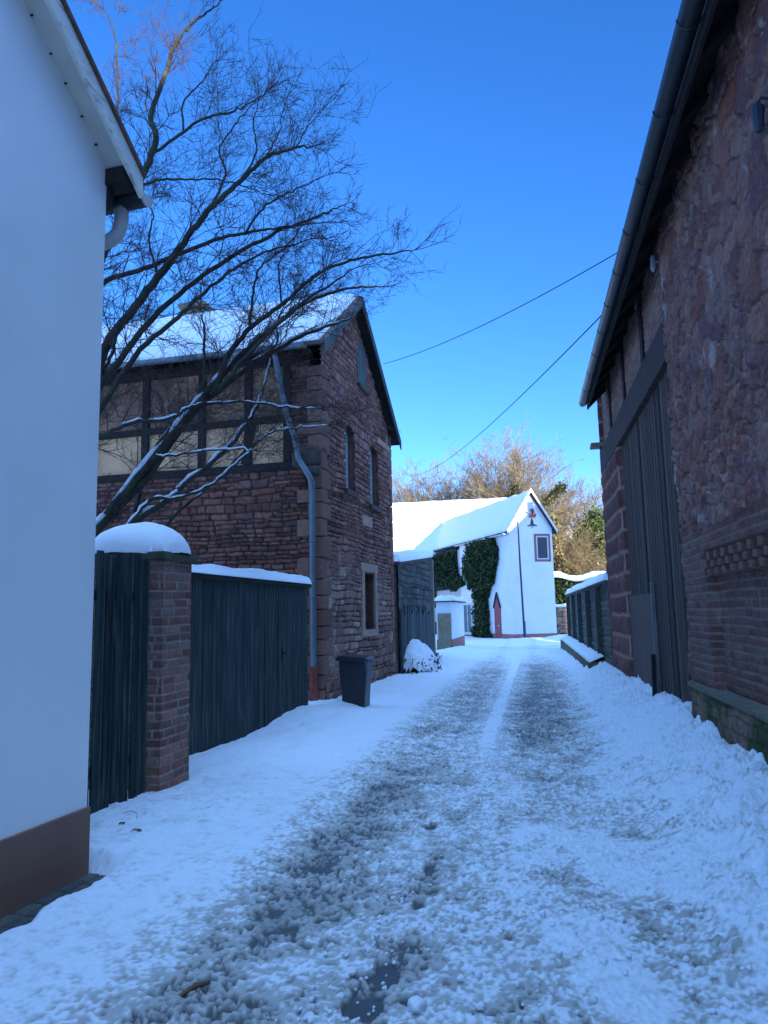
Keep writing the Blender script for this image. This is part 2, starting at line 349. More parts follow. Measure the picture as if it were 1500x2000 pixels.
def build_ground():
    ys = [1.3]
    while ys[-1] < 64: ys.append(ys[-1]*1.0031)
    ys = np.array(ys); nc = 820; t = np.linspace(0, 1, nc)
    ul = -4.3+.0*ys; xl = np.maximum(-.75*ys-1.2, .2*ys+ul); xl = np.where(ys > 19, np.minimum(xl, .2*ys-4.3-(ys-19)*.25), xl)
    xr = np.minimum(.66*ys+1.2, .2*ys+2.15); xr = np.where(ys > 15, .2*ys+2.15+np.maximum(0, ys-30)*.6, xr)
    X = xl[:, None]+(xr-xl)[:, None]*t[None, :]; Y = np.repeat(ys[:, None], nc, 1)
    z, C, wet = ground_fields(X, Y)
    V = np.stack([X, Y, z], -1).reshape(-1, 3); C = C.reshape(-1, 3); wet = wet.reshape(-1)
    I = np.arange(len(ys)*nc).reshape(len(ys), nc)
    F = np.stack([I[:-1, :-1], I[:-1, 1:], I[1:, 1:], I[1:, :-1]], -1).reshape(-1, 4)
    Uc = (X-.2*Y)[:-1, :-1].reshape(-1); yc = Y[:-1, :-1].reshape(-1)
    left = (Uc < -2.05)&(yc < 24); right = (Uc > .8)&(yc < 28); mid = ~left & ~right
    tag(npmesh('road', V, F[mid], C, GSNOW, None, wet), 'narrow lane of packed snow with dark wheel tracks and slush', None, kind='structure')
    tag(npmesh('snow_verge', V, F[left], C, GSNOW, None, wet), 'smooth snow along the left gates and house', None, kind='structure')
    tag(npmesh('snow_bank', V, F[right], C, GSNOW, None, wet), 'lumpy ploughed snow bank heaped against the barn on the right', None, kind='structure')
build_ground()
g = MB(); g.add([(-700, -300, -.07), (700, -300, -.07), (700, 900, -.07), (-700, 900, -.07)], [(0, 1, 2, 3)])
tag(g.build('ground', SNOW), 'flat snow covered ground reaching away behind the village', kind='structure')
# cobble strip beside the white house
def cob(S, N):
    d, a, b = coursed(S, N, .10, .17, 5, .006, .1, .15, True)
    h = sst(.002, .014, d); C = pal(a, [(.10, .10, .09), (.13, .125, .11), (.085, .09, .085)], False)*(.55+.45*h)[..., None]
    return .012*h+.004*fbm(S*30, N*30, 3), C
def paving():
    S, N = np.meshgrid(np.linspace(-4, .55, 500), np.linspace(-.42, .50, 110)); h, C = cob(S, N)
    X = LH.p.x+LH.d.x*S+LH.n.x*N; Y = LH.p.y+LH.d.y*S+LH.n.y*N
    I = np.arange(S.size).reshape(S.shape); F = np.stack([I[:-1, :-1], I[:-1, 1:], I[1:, 1:], I[1:, :-1]], -1).reshape(-1, 4)
    tag(npmesh('paving', np.stack([X, Y, h-.02], -1).reshape(-1, 3), F[:, ::-1], C.reshape(-1, 3), COBBLE), 'strip of bare grey cobbles along the foot of the white house', kind='structure')
paving()
# ================================================================ WHITE HOUSE, LEFT FRONT
wh = empty('white_house', LH.P(-3, -2, 0), 'white rendered house with brown plinth at the left front edge', 'house')
SL = .72
def lhz(s): return 4.83-SL*s
rs = -4.6  # ridge position along the wall
m = MB(); LH.poly(m, [(0, .405), (0, lhz(0)+.02), (rs, lhz(rs)+.02), (2*rs, lhz(0)+.02), (2*rs, .405)], -6, 0); m.build('wall', RENDER, wh)
m = MB(); LH.box(m, 2*rs-.02, .018, -6, .018, -.1, .405); m.build('plinth', PLINTHB, wh, bevel=.006)
# gable overhang: soffit boards, verge boards, roof skin
for sgn in (1, -1):
    a, b = (.17, rs) if sgn > 0 else (2*rs-.17, rs)
    z = lambda s: lhz(s) if sgn > 0 else lhz(2*rs-s)
    m = MB(); LH.poly(m, [(a-.10*sgn, z(a-.1*sgn)), (b, z(b)), (b, z(b)+.02), (a-.10*sgn, z(a-.1*sgn)+.02)], .0, .165)
    m.build('soffit', WPAINT if 0 else mat('soffit_paint', (.55, .52, .46), .8, nscale=5, namt=.1, bump=.2), wh)
    m = MB(); LH.poly(m, [(a, z(a)-.05), (b, z(b)-.05), (b, z(b)+.11), (a, z(a)+.11)], .155, .187); m.build('verge_board', WPAINT, wh, bevel=.004)
    m = MB(); LH.poly(m, [(a, z(a)+.115), (b, z(b)+.115), (b, z(b)+.14), (a, z(a)+.14)], -6.2, .21); m.build('roof', TILE, wh)
    m = MB(); LH.poly(m, [(a-.4*sgn, z(a-.4*sgn)+.17), (b, z(b)+.17), (b, z(b)+.36), (a-.4*sgn, z(a-.4*sgn)+.30)], -6.1, .10); m.build('roof_snow', SNOW, wh)
m = MB()
for k in range(11):
    s = .02-.16*k-.05*math.sin(k*3.1); p = LH.P(s, .012, lhz(s)-.012); m = MB(); m.tube([p-LH.n*.012, p+LH.n*.006], .0065, 6); m.build('fixing', BLACK, wh)
# eaves box, gutter with end cap, bent downpipe
m = MB(); LH.box(m, -.02, .13, -6, .15, lhz(0)-.14, lhz(0)-.02); LH.box(m, .0, .06, -6, .02, lhz(0)-.30, lhz(0)-.14); m.build('eaves_box', TIMBER, wh)
gp = [LH.P(.23, .18, lhz(.20)+.03), LH.P(.23, -5.8, lhz(.20)+.0)]
m = MB()
n = 10; vs = []
for i in range(2):
    for j in range(n+1):
        t = math.pi*j/n; p = gp[i]+LH.d*math.cos(t)*.075-Vector((0, 0, 1))*math.sin(t)*.085; vs.append(p)
for i in range(2):
    for j in range(n+1):
        t = math.pi*j/n; vs.append(gp[i]+LH.d*math.cos(t)*.068-Vector((0, 0, 1))*math.sin(t)*.078)
fs = [(j, j+1, n+2+j, n+1+j) for j in range(n)]+[(2*n+2+j, 3*n+3+j, 3*n+4+j, 2*n+3+j) for j in range(n)]
m.add(vs, fs); gut = m.build('gutter', ZINCD, wh, smooth=True)
m = MB(); ring = [gp[0]+LH.n*.004+LH.d*math.cos(t)*.078-Vector((0, 0, 1))*math.sin(t)*.088 for t in [math.pi*j/12 for j in range(13)]]
m.add(ring+[p-LH.n*.012 for p in ring], [tuple(range(13)), tuple(range(25, 12, -1))]+[(i, i+13, i+14, i+1) for i in range(12)]); m.build('end_cap', PIPEW, gut)
q = LH.P(.23, .16, 0); zt = lhz(.20)-.03
pts = [(q.x, q.y, zt+.0), (q.x, q.y, zt-.10)]+[tuple(LH.P(.36-.30*t*1.0, .16-.20*t, zt-.10-.30*(t**1.0))) for t in (.25, .5, .75, 1)]
pp = catmull([LH.P(.23, -.04, zt), LH.P(.23, -.04, zt-.12), LH.P(.21, -.07, zt-.24), LH.P(.14, -.16, zt-.32), LH.P(.09, -.25, zt-.37), LH.P(.07, -.30, zt-.5), LH.P(.07, -.30, zt-.9)], 4)
m = MB(); m.tube(pp, .052, 14); m.tube([LH.P(.07, -.30, zt-.9), LH.P(.07, -.30, 0)], .05, 12); m.build('drainpipe', PIPEW, wh, smooth=True)
# ================================================================ FENCE, PILLAR, GATE (left)
fe = empty('slatted_fence', IF.P(-.3, 0, 0), 'tall dark green fence of narrow upright slats between white house and brick pillar', 'fence')
for k in range(17):
    s = .83-.127*k; w = .052
    m = MB(); jj = random.Random(k).uniform(-.006, .006); zt = 2.14+random.Random(k+50).uniform(-.02, .02)
    c_ = random.Random(k+9).uniform(.7, 1.4); zb = .06+.05*random.Random(k+70).random()
    IF.box(m, s-w*.85+jj, s+w*.50+jj, -.012, .012, zb, zt, (.013*c_, .030*c_, .032*c_)); IF.box(m, s+w*.50+jj+.002, s+w*.66+jj, -.006, .026, zb, zt-.02, (.05*c_, .085*c_, .085*c_))
    m.build('slat', GREENW, fe, bevel=.004)
m = MB()
for z in (.35, 1.75):
    m = MB(); IF.box(m, -1.4, .86, -.07, -.02, z, z+.08, (.02, .045, .045)); m.build('rail', GREENW, fe)
def brickfn(seed, cols, mort, rh=.078, sw=.235, depth=.010, relief=True):
    def fn(S, Z):
        d, a, b = coursed(S, Z, rh, sw, seed, .008, .08, .12, True)
        k = sst(.004, .013, d); n = fbm(S*25, Z*25, seed+1, 3); nb = fbm(S*2.2, Z*2.2, seed+6)
        C = pal(a, cols)*(.75+.5*n)[..., None]*(.8+.4*b)[..., None]
        mo = np.array(mort)*(.8+.4*nb)[..., None]
        kk = (k*(.85+.3*(nb-.3)))[..., None].clip(0, 1)
        return -depth*(1-k)+.006*(n-.5)+.006*(a-.5), C*kk+mo*(1-kk)
    return fn
bp = empty('brick_pillar', (-2.35, 7.0, 0), 'square brick gate pillar with stone cap and thick dome of snow', 'gate pillar')
PL = Fr((-2.02, 6.76), 13); PF = Fr((-2.02, 6.76), -77)
bc = [(.17, .085, .065), (.13, .07, .06), (.20, .12, .10), (.11, .065, .06), (.15, .11, .095)]
bf = brickfn(41, bc, (.42, .33, .27))
PL.grid('brick_face', 0, .54, -.05, 2.12, .007, bf, STONE, bp, 1)
PF.grid('brick_face', 0, .78, -.05, 2.12, .008, bf, STONE, bp, -1)
PL.grid('brick_face', 0, .54, -.05, 2.12, .03, lambda S, Z: (0*S-.78, bf(S, Z)[1]), STONE, bp, 1)
PF.grid('brick_face', 0, .78, -.05, 2.12, .03, lambda S, Z: (0*S-.54, bf(S, Z)[1]), STONE, bp, -1)
m = MB(); PL.box(m, -.05, .60, -.84, .035, 2.12, 2.20); m.build('stone_cap', mat('mossy_cap', (.085, .08, .06), .95, nscale=12, namt=.4, bump=.8), bp, bevel=.012)
# snow dome
def dome():
    n = 70; U, Wd = np.meshgrid(np.linspace(-1, 1, n), np.linspace(-1, 1, n))
    S = .275+.345*U; Nn = -.40+.455*Wd
    r = (np.abs(U)**3.2+np.abs(Wd)**3.2)**(1/3.2); z = 2.195+.31*np.sqrt(np.clip(1-r**2.1, 0, 1))+.05*(fbm(S*3.2+4, Nn*3.2, 3)-.5)+.008*(fbm(S*22, Nn*22, 8)-.5)
    Nn = Nn+.03*(fbm(S*6, z*3, 12)-.5)
    sc = 1/np.maximum(1, r/.999)
    S = .275+(S-.275)*sc; Nn = -.40+(Nn+.40)*sc
    X = PL.p.x+PL.d.x*S+PL.n.x*Nn; Y = PL.p.y+PL.d.y*S+PL.n.y*Nn
    I = np.arange(n*n).reshape(n, n); F = np.stack([I[:-1, :-1], I[:-1, 1:], I[1:, 1:], I[1:, :-1]], -1).reshape(-1, 4)
    npmesh('snow_cap', np.stack([X, Y, z], -1).reshape(-1, 3), F[:, ::-1], None, SNOW, bp)
dome()
gt = empty('wooden_gate', GT.P(1.5, 0, 0), 'wide dark green boarded yard gate with snow along its top', 'gate')
rng = random.Random(3)
m = MB(); s = -1.0
while s < 2.6:
    w = rng.uniform(.10, .135); c = rng.uniform(.75, 1.3); GT.box(m, s, min(s+w-.004, 2.6), -.012, rng.uniform(.010, .018), .03, 2.03, (.014*c, .030*c, .031*c)); s += w
m.build('gate_leaf', GREENW, gt)
m = MB(); s = 2.63
while s < 3.85:
    w = rng.uniform(.09, .12); c = rng.uniform(.8, 1.35); GT.box(m, s, min(s+w-.004, 3.86), -.012, rng.uniform(.008, .014), .03, 2.03, (.014*c, .030*c, .030*c)); s += w
dr = m.build('wicket_door', GREENW, gt)
m = MB(); GT.box(m, 2.74, 2.80, .016, .024, .92, 1.14); m.tube([GT.P(2.77, .02, 1.05), GT.P(2.77, .07, 1.05), GT.P(2.88, .07, 1.05)], .010, 8); m.build('door_handle', ZINCD, dr)
m = MB(); GT.box(m, 2.590, 2.625, .0, .022, .03, 2.03, (.03, .06, .058)); m.build('cover_strip', GREENW, gt)
m = MB(); GT.box(m, -1.0, 3.9, -.16, .07, 2.035, 2.095, (.03, .035, .03)); m.build('top_board', WGREY, gt)
snowslab(GT, 'snow_load', -1.0, 3.9, -.15, .06, lambda s, n: 2.097+0*s-.0*n, .115, gt, seed=5, over=.03)
# ================================================================ STONE HOUSE
sh = empty('stone_house', SG.P(2.6, -3, 0), 'old red sandstone house with half timbered side wall and street gable', 'house')
sc = [(.205, .115, .09), (.17, .10, .085), (.24, .15, .12), (.15, .085, .075), (.215, .135, .12), (.185, .12, .115)]
def rubble(seed, rh, sw, cols, mort, rel=.03, varr=.55, varw=.6, warp=.045, msharp=(.004, .022), mfill=.5):
    def fn(S, Z):
        d, a, b = coursed(S, Z, rh, sw, seed, warp, varr, varw)
        d2, a2, b2 = coursed(S, Z, rh*2.1, sw*1.25, seed+50, warp*1.5, varr*.6, varw)
        big = vn(S*.8+3, Z*1.1, seed+70) > .62
        d = np.where(big, d2, d); a = np.where(big, a2, a); b = np.where(big, b2, b)
        n = fbm(S*14, Z*14, seed+2, 4); nb = fbm(S*1.1, Z*1.1, seed+4); nf = vn(S*45, Z*45, seed+12)
        k = sst(msharp[0], msharp[1], d+.010*(n-.5))
        fill = sst(.35, .7, nb*.6+n*.4)*mfill      # joints packed with mortar in places
        h = rel*(k*(.55+.45*b)-(1-k)*(1-fill)*.7)+.016*(n-.5)+.005*(nf-.5)
        C = pal(a, cols)*(.62+.76*n)[..., None]*(.75+.5*b)[..., None]
        mo = np.array(mort)*(.75+.5*n)[..., None]
        C = C*k[..., None]+(mo*fill[..., None]+np.array((.05, .035, .03))*(1-fill)[..., None])*(1-k)[..., None]
        return h, C
    return fn
gab = rubble(7, .088, .25, sc, (.38, .27, .20), .030)
gab2 = rubble(17, .13, .30, [(.21, .14, .115), (.25, .19, .16), (.17, .11, .095), (.27, .22, .19), (.19, .125, .11)], (.36, .28, .21), .022, mfill=.9)
def gablefn(S, Z):
    h1, c1 = gab(S, Z); h2_, c2 = gab2(S, Z); t = sst(2.9, 2.2, Z+.8*(fbm(S, Z, 9)-.5)); t = np.clip(1-sst(2.2, 3.0, Z+.9*(fbm(S, Z, 9)-.5)), 0, 1)
    h = h1*(1-t)+h2_*t; C = c1*(1-t[..., None])+c2*t[..., None]
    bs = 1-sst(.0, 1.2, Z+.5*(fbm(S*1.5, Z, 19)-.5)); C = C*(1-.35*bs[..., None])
    return h+.05*(1-sst(0, 1.0, Z)), C
AP = 2.3
def gtop(s): return 8.28-.75*np.abs(s-2.15)
OP = [(1.42, 2.08, 4.12, 5.5, .14), (3.25, 3.98, 4.05, 5.46, .14), (2.62, 3.45, 1.26, 2.47, 0), (2.45, 3.10, 6.62, 7.66, 0)]
def inop(S, Z):
    r = np.zeros(S.shape, bool)
    for a, b, c, d, ar in OP:
        top = d-ar*((S-(a+b)/2)/((b-a)/2))**2 if ar else d
        r |= (S > a)&(S < b)&(Z > c)&(Z < top)
    return r
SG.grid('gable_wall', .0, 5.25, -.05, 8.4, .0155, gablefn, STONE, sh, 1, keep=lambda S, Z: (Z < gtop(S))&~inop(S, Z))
# plain masonry core behind the stones (gives the wall depth, seen through nothing)
m = MB(); SG.box(m, .25, 5.0, -9, -.45, 0, 6.0); m.build('inner_core', BLACK, sh)
m = MB()
for a, b, c, d, ar in OP:   # reveals
    dep = -.30
    m = MB()
    for (s0, s1, z0, z1) in ((a-.05, a, c-.05, d+.05), (b, b+.05, c-.05, d+.05), (a, b, c-.05, c), (a, b, d-.0, d+.05)):
        SG.box(m, s0, s1, dep, -.005, z0, z1)
    m.build('window_reveal', mat('reveal_stone', (.19, .095, .07), .95, nscale=12, namt=.4, bump=.6, bdist=.02), sh)
def window(a, b, c, d, arch, nb=2, nr=4, label=None):
    m = MB(); w = .05
    SG.box(m, a, a+w, -.20, -.13, c, d); SG.box(m, b-w, b, -.20, -.13, c, d); SG.box(m, a+w, b-w, -.20, -.13, c, c+w); SG.box(m, a+w, b-w, -.20, -.13, d-w-arch*.6, d)
    for k in range(1, nb): s = a+(b-a)*k/nb; SG.box(m, s-.02, s+.02, -.195, -.135, c+w, d-w-arch*.6)
    for k in range(1, nr): z = c+(d-c)*k/nr; SG.box(m, a+w, b-w, -.19, -.14, z-.014, z+.014)
    o = m.build('window', WFRAME, sh, bevel=.004)
    m = MB(); SG.box(m, a+w, b-w, -.175, -.165, c+w, d-w); m.build('pane', GLASS, o)
    m = MB(); SG.box(m, a-.07, b+.07, -.14, .085, c-.12, c-.005); m.build('sill', mat('dark_sill', (.10, .07, .06), .9, nscale=10, namt=.3, bump=.6), o, bevel=.012)
window(1.42, 2.08, 4.12, 5.5, .14); window(3.25, 3.98, 4.05, 5.46, .14)
# ground floor opening with dressed surround
m = MB()
for (s0, s1, z0, z1) in ((2.42, 2.62, 1.24, 2.49), (3.45, 3.62, 1.24, 2.49), (2.38, 3.68, 2.49, 2.68), (2.40, 3.64, 1.10, 1.24)): SG.box(m, s0, s1, -.22, .05, z0, z1)
su = m.build('stone_surround', mat('pinkish_surround', (.42, .28, .20), .9, nscale=9, namt=.3, bump=.6, bscale=60, bdist=.008), sh, bevel=.012)
m = MB(); SG.box(m, 2.62, 3.45, -.24, -.20, 1.24, 2.49); m.build('dark_pane', mat('dirty_glass', (.025, .03, .032), .5, bump=.1), su)
m = MB()
for k in range(5): SG.box(m, 2.45+.13*k, 2.45+.13*k+.122, -.02, .02+.003*(k % 2), 6.62, 7.66, (.085+.01*(k % 3), .12, .115))
o = m.build('attic_shutter', mat('faded_shutter', rough=.85, attr=True, nscale=9, namt=.3, bump=.6, stretch=(4, 4, .5)), sh)
m = MB(); SG.box(m, 2.38, 3.17, -.1, .09, 6.54, 6.615); m.build('sill', mat('dark_sill'), o)
for (s0, s1, z0, z1) in ((2.55, 3.35, 3.50, 3.72), (3.95, 5.1, 5.62, 5.76)):
    m = MB(); SG.box(m, s0, s1, -.02, .038, z0, z1); m.build('pale_lintel_stone', mat('pinkish_surround'), sh, bevel=.01)
# quoins at the near corner (wrap both walls)
rng = random.Random(8); z = 0; k = 0
m = MB()
while z < 6.2:
    h = rng.uniform(.24, .40); h = min(h, 6.25-z); a, b = ((.42, .24) if k % 2 else (.24, .46)); c = rng.uniform(.75, 1.2); t = rng.uniform(0, 1)
    j = rng.uniform(-.008, .012)
    p0 = SG.P(-.035+j, .048+j, z+.008); 
    cc = (.25*c, (.125+.015*t)*c, (.09+.015*t)*c)
    SG.box(m, -.05+j, a, -b, .040+j, z+.008, z+h-.008, cc); z += h; k += 1
m.build('corner_quoins', STONE, sh, bevel=.018)
m = MB(); z = 0; k = 0
while z < 5.9:
    h = rng.uniform(.24, .42); a = .30 if k % 2 else .5; c = rng.uniform(.7, 1.2); SG.box(m, 5.25-a*.6, 5.28, -.5, .035, z+.01, z+h-.01, (.29*c, .145*c, .10*c)); z += h; k += 1
m.build('corner_quoins', STONE, sh, bevel=.02)
# side wall (half timbered)
sidef = rubble(27, .075, .26, [(.155, .075, .058), (.125, .066, .055), (.18, .095, .07), (.11, .058, .05), (.145, .085, .075)], (.20, .12, .09), .028, varr=.45, mfill=.25)
SS.grid('side_wall', 0.2, 9, -.05, 4.30, .019, lambda S, Z: sidef(S, Z), STONE, sh, -1)
SS.grid('side_wall', 0.2, .58, 4.30, 6.6, .019, lambda S, Z: sidef(S, Z), STONE, sh, -1)
for z0_, z1_, M_ in ((4.42, 5.26, PLASTER), (5.26, 6.55, mat('dark_plaster', (.30, .165, .10), .95, nscale=3, namt=.2, bump=.5, bscale=50, bdist=.006, low=((.08, .06, .05), 1.6, .45, .7)))):  # ochre plaster in the lower band, a darker brown blotched one above
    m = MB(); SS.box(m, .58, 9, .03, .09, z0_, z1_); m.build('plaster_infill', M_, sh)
def tb(s0, z0, s1, z1, w, n=-.035):
    m = MB(); dx, dz = s1-s0, z1-z0; l = math.hypot(dx, dz); ux, uz = -dz/l*w/2, dx/l*w/2
    SS.poly(m, [(s0+ux, z0+uz), (s1+ux, z1+uz), (s1-ux, z1-uz), (s0-ux, z0-uz)], n, .06); m.build('timber_beam', TIMBER, sh, bevel=.008)
tb(.2, 4.36, 9, 4.36, .15, -.045); tb(.58, 5.28, 9, 5.22, .13); 
for s in (.66, 1.46, 2.44, 3.68, 4.9, 6.2, 7.5): tb(s, 4.44, s, 6.5, .15, -.030)
tb(1.55, 4.45, 1.36, 5.2, .12, -.025)
tb(.3, 6.42, 9, 6.42, .2, -.05)
m = MB(); SG.box(m, -.20, .34, -.30, .02, 4.12, 4.30); m.build('corbel_stone', mat('corbel', (.10, .07, .06), .95, nscale=9, namt=.3, bump=.7), sh, bevel=.05)
m = MB(); SG.box(m, -.11, .10, -.55, .0, 4.30, 4.62); SG.box(m, -.06, .30, -.42, .045, 4.30, 4.72); m.build('corbel_stone', mat('corbel'), sh, bevel=.07)
# roof
def rz(s): return 8.42-.75*abs(s-2.15)
m = MB(); SG.poly(m, [(-.38, rz(-.38)), (2.15, rz(2.15)), (5.5, rz(5.5)), (5.5, rz(5.5)+.07), (2.15, rz(2.15)+.09), (-.38, rz(-.38)+.07)], -9.3, .22); m.build('roof', TILE, sh)
for s0, s1 in ((-.38, 2.15), (2.15, 5.5)):
    m = MB(); SG.poly(m, [(s0, rz(s0)-.16), (s1, rz(s1)-.16), (s1, rz(s1)+.07), (s0, rz(s0)+.07)], .222, .25)
    m.build('verge_board', mat('verge_green', (.09, .12, .115), .8, nscale=8, namt=.3, bump=.4) if s0 < 0 else mat('verge_dark', (.06, .07, .075), .8, nscale=8, namt=.3, bump=.4), sh)
    m = MB(); SG.poly(m, [(s0, rz(s0)-.03), (s1, rz(s1)-.03), (s1, rz(s1)-.006), (s0, rz(s0)-.006)], -9.2, .218); m.build('soffit', SOFFIT, sh)
m = MB()
for k in range(14):
    n0 = -.4-.62*k; SG.poly(m, [(-.36, rz(-.36)-.16), (2.1, rz(2.1)-.16), (2.1, rz(2.1)-.035), (-.36, rz(-.36)-.035)], n0-.09, n0)
m.build('rafter', TIMBER, sh)
# snow on both slopes
def roof_snow(f, name, sa, sb, zfun, n0, n1, th, parent, seed):
    snowslab(f, name, min(sa, sb), max(sa, sb), n0, n1, lambda s, n: zfun(s), th, parent, seed=seed, over=0, res=.09)
vz = np.vectorize(rz)
roof_snow(SG, 'roof_snow', -.36, 2.15, lambda s: vz(s)+.08, -9.2, .12, .17, sh, 3)
roof_snow(SG, 'roof_snow', 2.15, 5.42, lambda s: vz(s)+.08, -9.2, .10, .12, sh, 4)
m = MB(); SS.box(m, 3.55, 4.0, 1.95, 2.5, 7.4, 8.66); ch = m.build('chimney', mat('chimney_stone', (.22, .18, .13), .9, nscale=10, namt=.3, bump=.5), sh, bevel=.02)
m = MB(); SS.box(m, 3.45, 4.1, 1.85, 2.6, 8.66, 8.76); m.build('chimney_cap', mat('chimney_stone'), ch)
def halfgutter(name, A, B, out, r, M_, parent, n=10):
    A = Vector(A); B = Vector(B); m = MB(); vs = []
    for rr in (r, r*.92):
        for p in (A, B):
            for j in range(n+1):
                t = math.pi*j/n; vs.append(p+out*math.cos(t)*rr-Vector((0, 0, 1))*math.sin(t)*rr)
    k = n+1; fs = [(j, j+1, k+j+1, k+j) for j in range(n)]+[(2*k+j, 3*k+j, 3*k+j+1, 2*k+j+1) for j in range(n)]
    fs += [tuple(range(k)), tuple(range(2*k-1, k-1, -1))]
    m.add(vs, fs); return m.build(name, M_, parent, smooth=False)
halfgutter('gutter', SG.P(-.46, -.12, rz(-.38)+.0), SG.P(-.46, -9.2, rz(-.38)+.05), SG.d, .085, ZINC, sh)
zg = rz(-.38)
pp = catmull([SG.P(-.46, -.72, zg-.05), SG.P(-.44, -.70, zg-.25), SG.P(-.34, -.55, zg-1.2), SG.P(-.22, -.40, 4.75), SG.P(-.20, -.36, 4.45), SG.P(-.22, -.22, 4.22), SG.P(-.20, -.13, 4.05), SG.P(-.14, -.12, 3.85), SG.P(-.14, -.12, 3.5), SG.P(-.14, -.12, 1.0), SG.P(-.14, -.12, .62)], 5)
m = MB(); m.tube(pp, .055, 14); 
for z in (2.9, 1.9): m.tube([SG.P(-.14, -.12, z), SG.P(-.14, -.12, z+.03)], .064, 14)
dp = m.build('drainpipe', ZINC, sh, smooth=True)
m = MB(); m.tube([SG.P(-.14, -.12, -.05), SG.P(-.14, -.12, .58), SG.P(-.14, -.12, .58), SG.P(-.14, -.12, .68)], [.07, .07, .085, .085], 16); m.build('cast_base_pipe', RUSTP, dp, smooth=False)
# ================================================================ WHEELIE BIN
wb = empty('wheelie_bin', (-.55, 12.25, 0), 'dark wheelie bin half sunk in snow against the stone gable', 'bin')
BF = Fr((-.78, 12.16), 100)   # s to the right across the front
def taper(f, mb, s0, s1, n0, n1, z0, s2, s3, n2, n3, z1, col=None):
    mb.hexa([f.P(s0, n0, z0), f.P(s0, n1, z0), f.P(s1, n1, z0), f.P(s1, n0, z0), f.P(s2, n2, z1), f.P(s2, n3, z1), f.P(s3, n3, z1), f.P(s3, n2, z1)], col)
m = MB(); taper(BF, m, .07, .40, -.42, -.02, -.12, 0, .45, -.50, .02, .84); body = m.build('bin_body', BIN, wb, bevel=.02)
m = MB(); BF.box(m, .44, .475, -.30, .06, .70, .86); taper(BF, m, .385, .405, -.10, .0, .0, .455, .478, -.12, .02, .78); m.build('side_rib', mat('bin_rib', (.07, .085, .10), .5), body)
m = MB(); BF.poly(m, [(-.035, .85), (.49, .82), (.50, .86), (.44, .90), (.02, .935), (-.05, .90)], -.54, .045); lid = m.build('bin_lid', BIN, wb, bevel=.012)
m = MB(); m.tube([BF.P(.46, -.50, .86), BF.P(.53, -.50, .85), BF.P(.53, -.06, .84), BF.P(.46, -.06, .85)], .013, 8); m.build('handle', mat('bin_rib'), wb)
m = MB(); m.tube([BF.P(.40, -.40, .0), BF.P(.45, -.40, .0)], .10, 18); m.build('wheel', BIN, wb)
